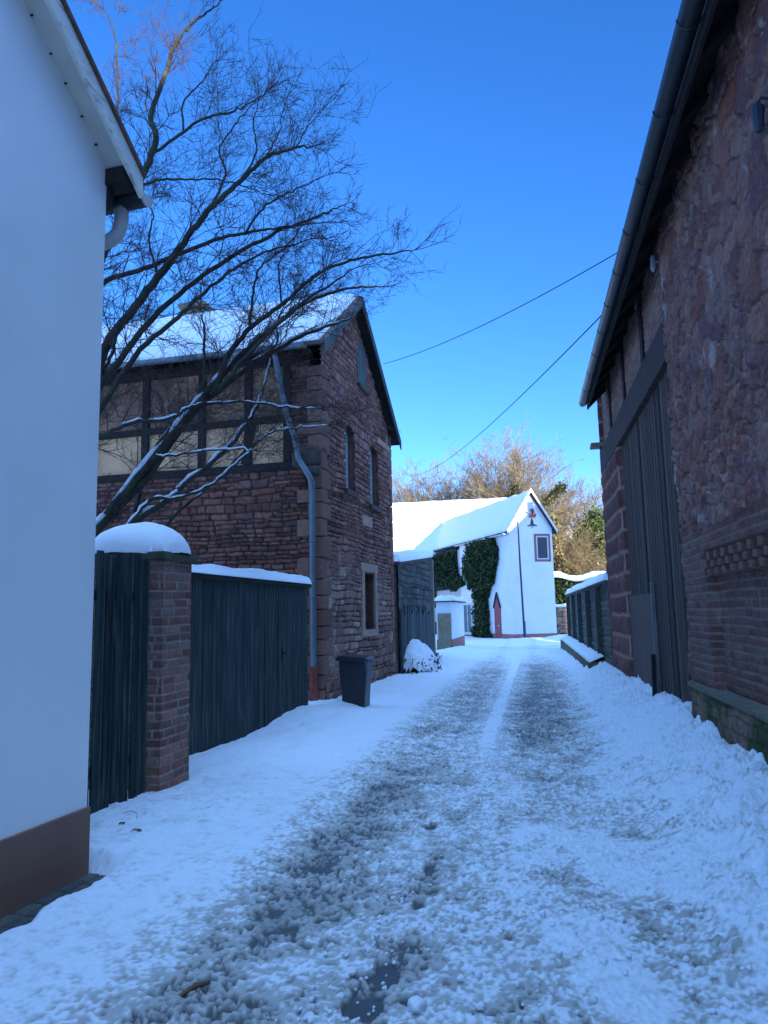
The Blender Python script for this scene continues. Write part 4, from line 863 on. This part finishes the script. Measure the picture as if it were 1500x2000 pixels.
wo_ = empty('pale_distant_house', (24, 96, 0), 'pale distant house half hidden behind the evergreens', 'house')
OF2 = Fr((20, 96), 85); m = MB(); OF2.box(m, 0, 9, -6, 0, 0, 9.2); m.build('wall', mat('far_wall2', (.62, .58, .5), .9), wo_)
m = MB(); OF2.poly(m, [(-.4, 9.2), (4.5, 12.4), (9.4, 9.2)], -6, .3); m.build('roof', SNOW, wo_)
m = MB()
for s in (1.2, 3.6, 6.2):
    for z in (3.4, 6.4): OF2.box(m, s, s+1, .0, .03, z, z+1.4)
m.build('windows', GLASS, wo_)
# ================================================================ SHRUB under snow
ss_ = empty('snowy_shrub', (.75, 20.3, 0), 'low shrub bent under a round load of snow by the garden wall', 'shrub')
def snowbush():
    n = 60; U, Wd = np.meshgrid(np.linspace(-1, 1, n), np.linspace(-1, 1, n)); X = .68+.70*U; Y = 20.2+1.5*Wd
    r = np.sqrt(U**2+Wd**2); z = .85*np.sqrt(np.clip(1-r**2, 0, 1))+.16*(fbm(X*6, Y*6, 5)-.5)-.02*(r > 1)
    V = np.stack([X, Y, z], -1).reshape(-1, 3); I = np.arange(n*n).reshape(n, n); F = np.stack([I[:-1, :-1], I[:-1, 1:], I[1:, 1:], I[1:, :-1]], -1).reshape(-1, 4)
    k = (r[:-1, :-1] < .99).reshape(-1); npmesh('snow_load', V, F[k], None, SNOW, ss_)
snowbush()
rg = np.random.RandomState(14); q = rg.rand(260)*2*math.pi; HP = np.stack([.68+.70*np.cos(q)*(.8+.3*rg.rand(260)), 20.2+1.5*np.sin(q)*(.8+.3*rg.rand(260)), rg.uniform(.05, .5, 260)], -1)
leaves('foliage', HP, .05, [(.05, .06, .02), (.10, .07, .03)], ss_, 9)
m = MB(); rr = random.Random(5)
for k in range(26):
    a = rr.uniform(0, 6.28); x, y = .68+.55*math.cos(a), 20.2+1.2*math.sin(a); m.tube([(x, y, 0), (x+.12*math.cos(a), y+.2*math.sin(a), .35), (x+.25*math.cos(a), y+.35*math.sin(a), rr.uniform(.15, .5))], [.012, .009, .005], 4)
m.build('stem', BARK, ss_)
# ================================================================ CABLES
def cable(a, b, sag, label, r=.0065):
    a = Vector(a); b = Vector(b); m = MB(); m.tube([a.lerp(b, t)-Vector((0, 0, 1))*sag*4*t*(1-t) for t in [k/40 for k in range(41)]], r, 6)
    tag(m.build('overhead_cable', CABLE), label, 'cable', 'overhead cables')
cable(BN.P(.13, OH-.02, EZ+.10), SG.P(3.62, .30, 7.42), .16, 'upper cable from the barn eaves to the stone house gable')
cable(BN.P(.47, -.03, 5.80), (1.6, 60, 12.9), 1.0, 'lower cable from the barn eaves running away towards the far trees', .010)
# ================================================================ NEAR TREE
FPX, CZ = 1450., 1.6
Rm = (Matrix.Rotation(R(97.74), 3, 'X') @ Matrix.Rotation(R(-1.2), 3, 'Z'))
def at(px, py, Y):
    d = Rm @ Vector(((px-750)/FPX, (1000-py)/FPX, -1)); return Vector((0, 0, CZ))+d*(Y/d.y)
TR = empty('bare_tree', (-4.3, 9.4, 0), 'large leafless tree with arching snow lined branches reaching over the fence and gate', 'tree')
LIMBS = [  # traced course, depth at start/end, start/end radius
 ([(150, 1075), (184, 1039), (279, 940), (358, 829), (418, 771), (511, 700), (614, 647), (676, 625)], 8.8, 9.6, .085, .012, 1),
 ([(209, 1006), (337, 849), (411, 758), (486, 680), (540, 634), (593, 593), (676, 564), (745, 560)], 8.9, 9.8, .06, .008, 1),
 ([(110, 900), (199, 698), (228, 643), (310, 542), (358, 475), (406, 413), (468, 355), (516, 312), (578, 288), (612, 288)], 9.1, 9.4, .085, .008, .2),
 ([(110, 600), (197, 552), (300, 518), (415, 470), (478, 456), (535, 446), (636, 434)], 9.4, 9.0, .05, .008, .1),
 ([(150, 830), (238, 698), (310, 610), (410, 528), (526, 461), (622, 422), (670, 400)], 9.0, 9.8, .062, .008, .2),
 ([(160, 860), (262, 698), (348, 619), (410, 560), (500, 500), (600, 470)], 8.7, 9.2, .045, .007, .2),
 ([(418, 771), (444, 698), (487, 643), (550, 595), (612, 542), (684, 509), (770, 494), (810, 488)], 9.0, 9.4, .045, .006, .3),
 ([(430, 760), (487, 690), (593, 590), (698, 520)], 8.8, 9.0, .040, .007, .6),
 ([(90, 800), (199, 504), (223, 456), (281, 336), (305, 269), (295, 226), (324, 144), (343, 86), (386, 38), (430, 5)], 9.3, 9.0, .075, .008, 0),
 ([(290, 307), (358, 259), (401, 230), (458, 216), (497, 197), (520, 180)], 9.2, 9.0, .026, .006, 0),
 ([(358, 259), (358, 200), (396, 158), (420, 120)], 9.2, 9.1, .018, .005, 0),
 ([(150, 420), (295, 358), (362, 350), (449, 355), (520, 380)], 9.6, 9.3, .026, .006, 0),
 ([(190, 400), (228, 226), (228, 120), (223, 62), (205, 20)], 9.5, 9.4, .022, .006, 0),
 ([(120, 900), (188, 858), (263, 824), (325, 820), (370, 796), (411, 787), (486, 785), (552, 794), (614, 798)], 8.6, 9.2, .034, .008, 1.3),
 ([(180, 1090), (271, 1015), (341, 967), (358, 948), (428, 891), (478, 833), (502, 791), (511, 767), (530, 700)], 8.6, 9.3, .050, .010, 1.2),
 ([(240, 1040), (292, 977), (345, 973), (411, 948), (469, 899), (523, 849), (568, 837), (640, 830)], 8.5, 9.4, .026, .006, 1.1),
 ([(300, 890), (333, 890), (428, 878), (494, 878)], 8.5, 8.8, .020, .007, 1.4),
 ([(300, 1060), (350, 1000), (420, 940), (480, 880), (560, 815)], 8.8, 9.4, .024, .006, .7),
 ([(400, 750), (400, 690), (398, 640), (392, 600)], 9.1, 9.2, .030, .006, 0),
 ([(487, 643), (495, 570), (510, 520), (560, 480), (600, 430)], 9.2, 9.4, .022, .005, 0),
 ([(406, 413), (440, 340), (430, 290), (470, 230), (510, 190)], 9.3, 9.6, .022, .005, 0),
 ([(468, 355), (500, 300), (495, 240), (505, 200)], 9.4, 9.6, .018, .005, 0),
 ([(516, 312), (545, 260), (550, 220)], 9.4, 9.4, .014, .005, 0),
 ([(578, 288), (600, 250), (630, 215)], 9.4, 9.4, .012, .005, 0),
 ([(478, 456), (520, 400), (580, 370), (640, 340)], 9.1, 9.4, .020, .005, 0),
 ([(550, 595), (545, 520), (570, 480)], 9.2, 9.2, .016, .005, 0),
 ([(511, 700), (540, 670), (545, 620), (600, 560)], 9.2, 9.0, .018, .005, 0),
 ([(310, 542), (290, 470), (300, 420), (270, 380)], 9.2, 9.5, .02, .005, 0),
 ([(228, 643), (215, 700), (170, 760)], 9.1, 9.1, .03, .02, 0),
 ([(262, 1000), (300, 880), (380, 800), (440, 740)], 9.3, 9.5, .03, .012, .8),
]
rt = random.Random(77)
trunk = MB(); crown = MB(); snowm = MB(); ALL = []
root = Vector((-4.3, 9.4, 0))
fork = at(95, 1020, 9.0)
trunk.tube(catmull([root-Vector((0, 0, .1)), root+Vector((.05, -.1, .8)), (root+fork)/2+Vector((-.1, 0, .4)), fork], 4), [.26-.012*i for i in range(13)], 14)
for i, (px, y0, y1, r0, r1, sn) in enumerate(LIMBS):
    n = len(px); P = [at(x, y, y0+(y1-y0)*k/(n-1)) for k, (x, y) in enumerate(px)]
    if px[0][0] < 160: P = [fork.copy()]+P
    C = catmull(P, 7); k = len(C)
    for j in range(1, k): C[j] += Vector((rt.gauss(0, .006), rt.gauss(0, .012), rt.gauss(0, .006)))
    rad = [(r0*(1-t/(k-1))**.8*(1-r1/r0)+r1)*.86 for t in range(k)]
    trunk.tube(C, rad, 9); ALL.append((C, rad, sn))
    if sn:   # snow lying along the upper side
        rj = random.Random(i); j = 1
        while j < k-2:
            L = rj.randint(4, 16) if sn > .8 else rj.randint(2, 5)
            if rj.random() < (.97 if sn >= 1 else .25+.5*sn):
                seg = C[j:min(j+L, k)]; rr_ = rad[j:min(j+L, k)]
                if len(seg) > 2:
                    hh = [max(.013, r*.72)*(1 if 0 < q < len(seg)-1 else .35)*rj.uniform(.75, 1.2)*min(1, .6+.4*sn) for q, r in enumerate(rr_)]
                    dd_ = (seg[-1]-seg[0]).normalized(); up_ = Vector((0, -.15, 1)); up_ = (up_-dd_*up_.dot(dd_)).normalized()
                    snowm.tube([p+up_*(r*.80+h*.35) for p, r, h in zip(seg, rr_, hh)], hh, 7)
            j += L+(0 if sn >= 1 else rj.randint(2, 6))
trunk.build('trunk', BARK, TR, smooth=True)
V3 = Vector
def twig(mb, p, d, L, r, lvl, rg_, gx=None):
    n = 5 if lvl < 2 else 3; pts = [p.copy()]; q = p.copy(); dd = d.copy()
    for k in range(n):
        dd = (dd+V3((rg_.gauss(0, .16), rg_.gauss(0, .16), rg_.gauss(.03, .16)))).normalized(); q = q+dd*(L/n); pts.append(q.copy())
    mb.tube(pts, [r*(1-.65*t/n) for t in range(n+1)], 4 if r > .006 else 3, caps=False)
    if lvl < 3:
        m_ = {0: 7, 1: 4, 2: 2}[lvl]
        for k in range(m_):
            t = rg_.uniform(.12, 1); i = min(int(t*n), n-1); b = pts[i].lerp(pts[i+1], t*n-i)
            dr_ = (pts[i+1]-pts[i]).normalized(); sd_ = V3((rg_.gauss(0, 1), rg_.gauss(0, .8), rg_.gauss(.15, 1))); sd_ = (sd_-dr_*sd_.dot(dr_)).normalized()
            an = rg_.uniform(.45, 1.0); twig(mb, b, (dr_*math.cos(an)+sd_*math.sin(an)).normalized(), L*rg_.uniform(.35, .62), max(r*.62, .0024), lvl+1, rg_)
for i, (C, rad, sn) in enumerate(ALL):
    k = len(C); acc = 0; step = .14
    for j in range(3, k-1):
        acc += (C[j+1]-C[j]).length
        while acc > step:
            acc -= step
            if C[j].x < -4.2 : continue
            thin = rad[j]; d = (C[j+1]-C[j]).normalized(); s_ = V3((rt.gauss(.1, 1), rt.gauss(-.1, .8), rt.gauss(.35, 1))); s_ = (s_-d*s_.dot(d)).normalized()
            an = rt.uniform(.5, 1.15); lowb = C[j].z < 3.2
            if lowb and rt.random() < .66: continue
            
            twig(crown, C[j].copy(), (d*math.cos(an)+s_*math.sin(an)).normalized(), rt.uniform(.40, 1.1)*(.6 if lowb else 1)*(1-.25*j/k), min(.0075, max(.0042, thin*.3)), 0 if rt.random() < .5 else 1, rt)
    d = (C[-1]-C[-2]).normalized()
    for q in range(3):
        s_ = V3((rt.gauss(0, 1), rt.gauss(0, .8), rt.gauss(.1, 1))).normalized()
        twig(crown, C[-1].copy(), (d+s_*.35).normalized(), rt.uniform(.35, .7), .006, 1, rt)
crown.build('crown', TWIG, TR)
snowm.build('snow_on_branches', SNOW, TR, smooth=True)
# ================================================================ BACKGROUND TREES
def bare_tree(seed, H, spread=.5, stems=3, thick=.18):
    rg_ = random.Random(seed); tr = MB(); cr = MB()
    def br_(p, d, L, r, lvl):
        n = 6 if lvl == 0 else 4; pts = [p.copy()]; q = p.copy(); dd = d.copy(); f = .10+.05*lvl
        for k in range(n):
            dd = (dd+V3((rg_.gauss(0, f), rg_.gauss(0, f), rg_.gauss(.05, f*.7)))).normalized(); q = q+dd*(L/n); pts.append(q.copy())
        (tr if lvl < 2 else cr).tube(pts, [r*(1-.6*t/n) for t in range(n+1)], 6 if lvl < 2 else 3, caps=False)
        if lvl >= 4: return
        m_ = {0: 9, 1: 8, 2: 6, 3: 4}[lvl]
        for k in range(m_):
            t = rg_.uniform(.25 if lvl == 0 else .15, 1); i = min(int(t*n), n-1); b = pts[i].lerp(pts[i+1], t*n-i); dr_ = (pts[i+1]-pts[i]).normalized()
            sd_ = V3((rg_.gauss(0, 1), rg_.gauss(0, 1), rg_.gauss(.2, .6))); sd_ = (sd_-dr_*sd_.dot(dr_)).normalized(); an = rg_.uniform(.35, .85)
            br_(b, (dr_*math.cos(an)+sd_*math.sin(an)).normalized(), L*rg_.uniform(.40, .60), max(r*.5*(1-.3*t), .015), lvl+1)
    for s in range(stems):
        a = rg_.uniform(0, 6.28); d = V3((math.cos(a)*spread*rg_.uniform(.3, 1), math.sin(a)*spread*rg_.uniform(.3, 1), 1)).normalized()
        br_(V3((math.cos(a)*.3, math.sin(a)*.3, -.1)), d, H*rg_.uniform(.62, .8), thick*rg_.uniform(.7, 1.1), 0)
    return tr, cr
PROT = []
for sd_, H, sp, st in ((1, 15, .45, 3), (2, 15, .65, 4), (3, 15, .35, 2)):
    tr, cr = bare_tree(sd_, H, sp, st); me1 = None
    PROT.append((tr, cr))
BT = [(2.5, 66, 1.12, 0, 10, 'leftmost bare tree behind the far house, beside the stone gable'), (6.0, 70, 1.28, 1, 80, 'tall reddish bare tree behind the main snowy roof, left of the ridge'), (9.0, 66, 1.16, 2, 200, 'slender upright bare tree behind the middle of the snowy roof'),
      (11.5, 71, 1.22, 0, 140, 'bare tree directly behind the chimneyless gable peak'), (15.0, 74, 1.16, 1, 300, 'wide bare tree right of the white gable peak'), (19.5, 78, 1.05, 0, 30, 'pale bare tree above the boundary wall near the barn'), (-1.5, 72, 1.15, 1, 220, 'bare tree mostly hidden by the stone gable'), (13.0, 62, .78, 2, 100, 'small bare tree just right of the white gable')]
first = {}
for x, y, s, k, rot, lab in BT:
    e = empty('bare_tree', (x, y, 0), lab, 'tree', 'bare trees behind the far house'); e.rotation_euler[2] = R(rot)
    if k not in first:
        first[k] = []
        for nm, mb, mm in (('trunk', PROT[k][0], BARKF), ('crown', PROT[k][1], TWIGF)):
            o = bpy.data.objects.new(nm, None); bpy.data.objects.remove(o)
            me = bpy.data.meshes.new(nm); me.from_pydata(mb.v, [], mb.f); me.materials.append(mm); first[k].append((nm, me))
    s *= .86; e.scale = (s*1.15, s*1.15, s)
    for nm, me in first[k]:
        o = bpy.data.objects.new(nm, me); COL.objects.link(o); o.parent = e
# ivy clad stems
def ivystem(pts, rad, N, label, seed):
    e = empty('ivy_clad_tree', pts[0], label, 'tree'); m = MB(); m.tube(catmull(pts, 4), .16, 8); m.build('trunk', BARKF, e)
    C = catmull(pts, 10); rg = np.random.RandomState(seed); i = rg.randint(len(C)//3, len(C), N); P = np.array([list(C[k]) for k in i])+rg.normal(size=(N, 3))*rad*(.4+.6*rg.rand(N))[:, None]
    leaves('foliage', P, .11, [(.03, .05, .014), (.045, .065, .018), (.022, .035, .012)], e, seed)
ivystem([V3((10.2, 58, 0)), V3((10.4, 58, 5)), V3((10.5, 58, 9)), V3((10.4, 58, 11.2))], .24, 1500, 'short ivy wrapped stem sticking up behind the white gable peak', 5)
ivystem([V3((9.5, 57, 2)), V3((11.5, 57, 8.5)), V3((13.0, 57, 10.2)), V3((14.0, 57, 11.1))], .22, 1500, 'leaning ivy wrapped branch right of the white gable', 6)
# evergreen and brush masses at right
def bush(name, cx, cy, cz, rx, ry, rz_, N, size, cols, label, cat, seed, group=None, trunk_=True, clumps=16):
    e = empty(name, (cx, cy, 0), label, cat, group); rg = np.random.RandomState(seed)
    cc = rg.normal(size=(clumps, 3)); cc /= np.linalg.norm(cc, axis=1)[:, None]; cc *= (.35+.6*rg.rand(clumps))[:, None]
    i = rg.randint(clumps, size=N); P = cc[i]+rg.normal(size=(N, 3))*.17; P = P*np.array([rx, ry, rz_])+np.array([cx, cy, cz]); P = P[P[:, 2] > .05]
    leaves('crown', P, size, cols, e, seed)
    if trunk_:
        m = MB(); m.tube([(cx, cy, -.1), (cx+.1, cy, cz*.5), (cx, cy, cz+rz_*.6)], [.22, .16, .04], 8)
        for k in range(7): a = k*.9; m.tube([(cx, cy, cz*.5+k*.12*rz_), (cx+rx*.6*math.cos(a), cy+ry*.6*math.sin(a), cz*.6+k*.18*rz_)], [.07, .02], 5)
        m.build('trunk', BARKF, e)
EG = [(.06, .095, .025), (.085, .12, .03), (.04, .065, .02), (.11, .14, .04)]
bush('evergreen_tree', 17.5, 60, 7.0, 2.3, 2, 3.0, 9000, .16, EG, 'dark green spreading evergreen beside the barn corner', 'evergreen tree', 31)
bush('evergreen_tree', 20.5, 64, 6.2, 2.0, 2, 3.2, 8000, .16, EG[:3], 'darker evergreen behind the barn pier', 'evergreen tree', 32)
bush('bushy_tree', 12.6, 56, 4.6, 1.4, 1.6, 3.4, 7500, .13, [(.13, .12, .05), (.18, .14, .06), (.08, .085, .03), (.22, .18, .09)], 'sunlit olive brown thicket against the right side of the white gable', 'shrub', 33)
bush('bushy_tree', 15.2, 58, 3.9, 2.0, 1.6, 2.6, 7500, .13, [(.14, .12, .06), (.09, .09, .035), (.20, .15, .09)], 'tangled brown and green brush in front of the orange roof', 'shrub', 34)
for x, y, s, r_, sd_ in ((13.4, 55, .38, 20, 1), (15.5, 57, .42, 120, 0), (12.2, 57, .5, 250, 2), (17.8, 58.5, .45, 70, 0)):
    k = (sd_); e = empty('bare_shrub', (x, y, 0), {13.4: 'pale leafless shrub rising beside the thicket right of the gable', 15.5: 'leafless shrub in front of the orange roofed house', 12.2: 'thin leafless sapling hugging the right wall of the white gable', 17.8: 'leafless shrub in front of the evergreen near the barn'}[x], 'shrub'); e.scale = (s, s, s); e.rotation_euler[2] = R(r_)
    for nm, me in first[k]: o = bpy.data.objects.new({'trunk': 'stem', 'crown': 'twigs'}[nm], me); COL.objects.link(o); o.parent = e
# ================================================================ STREET DEBRIS
def gz(x, y): return float(ground_fields(np.array([[x]]), np.array([[y]]))[0][0, 0])
def on(px, py):
    z = .03
    for _ in range(3):
        d = Rm @ Vector(((px-750)/FPX, (1000-py)/FPX, -1)); t = (z-1.6)/d.z; P = Vector((0, 0, 1.6))+d*t; z = gz(P.x, P.y)
    return Vector((P.x, P.y, z))
a = on(350, 1945); b = on(410, 1930); m = MB(); m.tube([a+V3((0, 0, .012)), (a+b)/2+V3((0, .01, .022)), b+V3((0, 0, .014))], [.007, .011, .008], 6); tag(m.build('fallen_stick', STRAW, smooth=True), 'short brown stick lying in the slush at the lower left', 'stick')
for (px, py), sz, lab in (((238, 1610), .022, 'small dark dead leaf on the snow nearest the slatted fence'), ((266, 1626), .040, 'larger dead leaf on the snow in front of the slatted fence')):
    p = on(px, py); m = MB(); v = [p+V3((sz*math.cos(t)*(1+.35*math.sin(3*t+sz*90)), sz*math.sin(t)*(.7+.3*math.cos(2*t)), .010+.010*math.sin(3*t+1))) for t in [k*math.pi/6 for k in range(12)]]
    m.add([p+V3((0, 0, .02))]+v+[p+V3((0, 0, .012))], [(0, i+1, (i+1) % 12+1) for i in range(12)]+[(13, (i+1) % 12+1, i+1) for i in range(12)]); tag(m.build('dead_leaf', STRAW), lab, 'leaf', 'leaves in the snow')
p = on(262, 1592); m = MB(); m.tube(catmull([p+V3((-.10, .05, .0)), p+V3((-.04, .02, .025)), p+V3((.03, -.03, .02)), p+V3((.05, -.10, .004))], 4), .0022, 5); tag(m.build('twig', STRAW), 'thin curved twig poking from the snow by the slatted fence', 'twig')
# loose snow clods along the wheel track
rg = random.Random(9); m = MB(); ico = bmesh.new(); bmesh.ops.create_icosphere(ico, subdivisions=2, radius=1); iv_ = [v.co.copy() for v in ico.verts]; if_ = [tuple(v.index for v in f.verts) for f in ico.faces]
CL = [(815, 1975, .035), (720, 1860, .012), (735, 1835, .014), (770, 1748, .014), (765, 1770, .012), (752, 1800, .012), (775, 1720, .012), (690, 1905, .014), (900, 1800, .02)]
for k in range(150):
    t = rg.random(); px = 640+260*t+rg.gauss(0, 55); py = 1990-430*t+rg.gauss(0, 60); CL.append((px, min(py, 1995), rg.uniform(.005, .012)))
for k in range(90): CL.append((rg.uniform(900, 1480), rg.uniform(1650, 1995), rg.uniform(.006, .018)))
for px, py, r_ in CL:
    p = on(px, py); rot = rg.random()*6
    m.add([p+V3((0, 0, r_*.6))+V3((c.x*math.cos(rot)-c.y*math.sin(rot), c.x*math.sin(rot)+c.y*math.cos(rot), c.z*.8))*r_*(1+.25*math.sin(c.x*5+rot)+.15*math.cos(c.z*7+c.y*4)) for c in iv_], if_)
tag(m.build('snow_crumbs', SNOW, smooth=True), 'loose crumbs of snow scattered over the wheel tracks', None, kind='stuff')
# ================================================================ UNSEEN HOUSES (added as shadow casters to keep the lane in shade)
def house(cx, cy, th, w, l, eave, ridge, label):
    f = Fr((cx, cy), th); e = empty('unseen_house', (cx, cy, 0), label, 'house')
    m = MB(); f.poly(m, [(0, 0), (l, 0), (l, eave), (0, eave)], 0, w); v = [f.P(s, n, z) for s in (0, l) for n, z in ((0, eave), (w, eave), (w/2, ridge-.1))]; m.add(v, [(0, 2, 1), (3, 4, 5)]); m.build('wall', RENDER, e)
    for n0, n1 in ((-.3, w/2), (w+.3, w/2)):
        z0 = eave-.3*(ridge-eave)/(w/2)
        m = MB(); m.hexa([f.P(-.3, n0, z0), f.P(-.3, n1, ridge), f.P(l+.3, n1, ridge), f.P(l+.3, n0, z0), f.P(-.3, n0, z0+.12), f.P(-.3, n1, ridge+.12), f.P(l+.3, n1, ridge+.12), f.P(l+.3, n0, z0+.12)]); m.build('roof', TILE, e)
    return e
def uv(u, w): # sun aligned coordinates: u across, w towards the sun
    s = math.sin(R(SUN_AZ)); c = math.cos(R(SUN_AZ)); return (c*u+s*w, -s*u+c*w)
def row(u0, u1, w0, width, v, label):    # ridge across the sun's path
    tz = math.tan(R(SUN_EL)); ridge = v+tz*(w0+width/2); x, y = uv(u0, w0+width)
    house(x, y, SUN_AZ+90, width, u1-u0, ridge-3.2, ridge, label)
row(-13.8, -2.75, 9, 7, 12.4, 'unseen tall rendered house added behind the viewer to the right as a shadow caster')
row(-25.2, -14.4, 8, 7, 10.8, 'unseen rendered house added behind the barn as a shadow caster')
row(-2.6, 9, 9, 7, 10.5, 'unseen lower rendered house added behind the viewer as a shadow caster')
# gable end towards the sun, its slope and chimney shape the light on the far gable
x, y = uv(-33.8, -4); 
u_r, tz = -29.6, math.tan(R(SUN_EL)); hw = 4.2
f0 = uv(u_r+hw, 8); ridge = 15.2-4*tz
f = Fr(f0, SUN_AZ+180)
e = empty('unseen_house', (*uv(u_r, 2), 0), 'unseen steep gabled house beyond the barn to the right, shaped to shade the far gable', 'house')
def UP(u, w, z): q = uv(u, w); return Vector((q[0], q[1], z))
m = MB(); z0 = ridge-hw*.86
v = [UP(u, w, z) for w in (-4, 8) for u, z in ((u_r-hw, 0), (u_r+hw, 0), (u_r+hw, z0), (u_r, ridge), (u_r-hw, z0))]
m.add(v, [(0, 1, 2, 3, 4), (9, 8, 7, 6, 5), (1, 6, 7, 2), (0, 4, 9, 5), (2, 7, 8, 3), (3, 8, 9, 4)]); m.build('wall', RENDER, e)
m = MB(); zc = 14.05-4*tz+.3*tz
m.hexa([UP(-27.95, -3.9, zc-2), UP(-27.45, -3.9, zc-2), UP(-27.45, -3.4, zc-2), UP(-27.95, -3.4, zc-2), UP(-27.95, -3.9, zc), UP(-27.45, -3.9, zc), UP(-27.45, -3.4, zc), UP(-27.95, -3.4, zc)]); m.build('chimney', TILE, e)
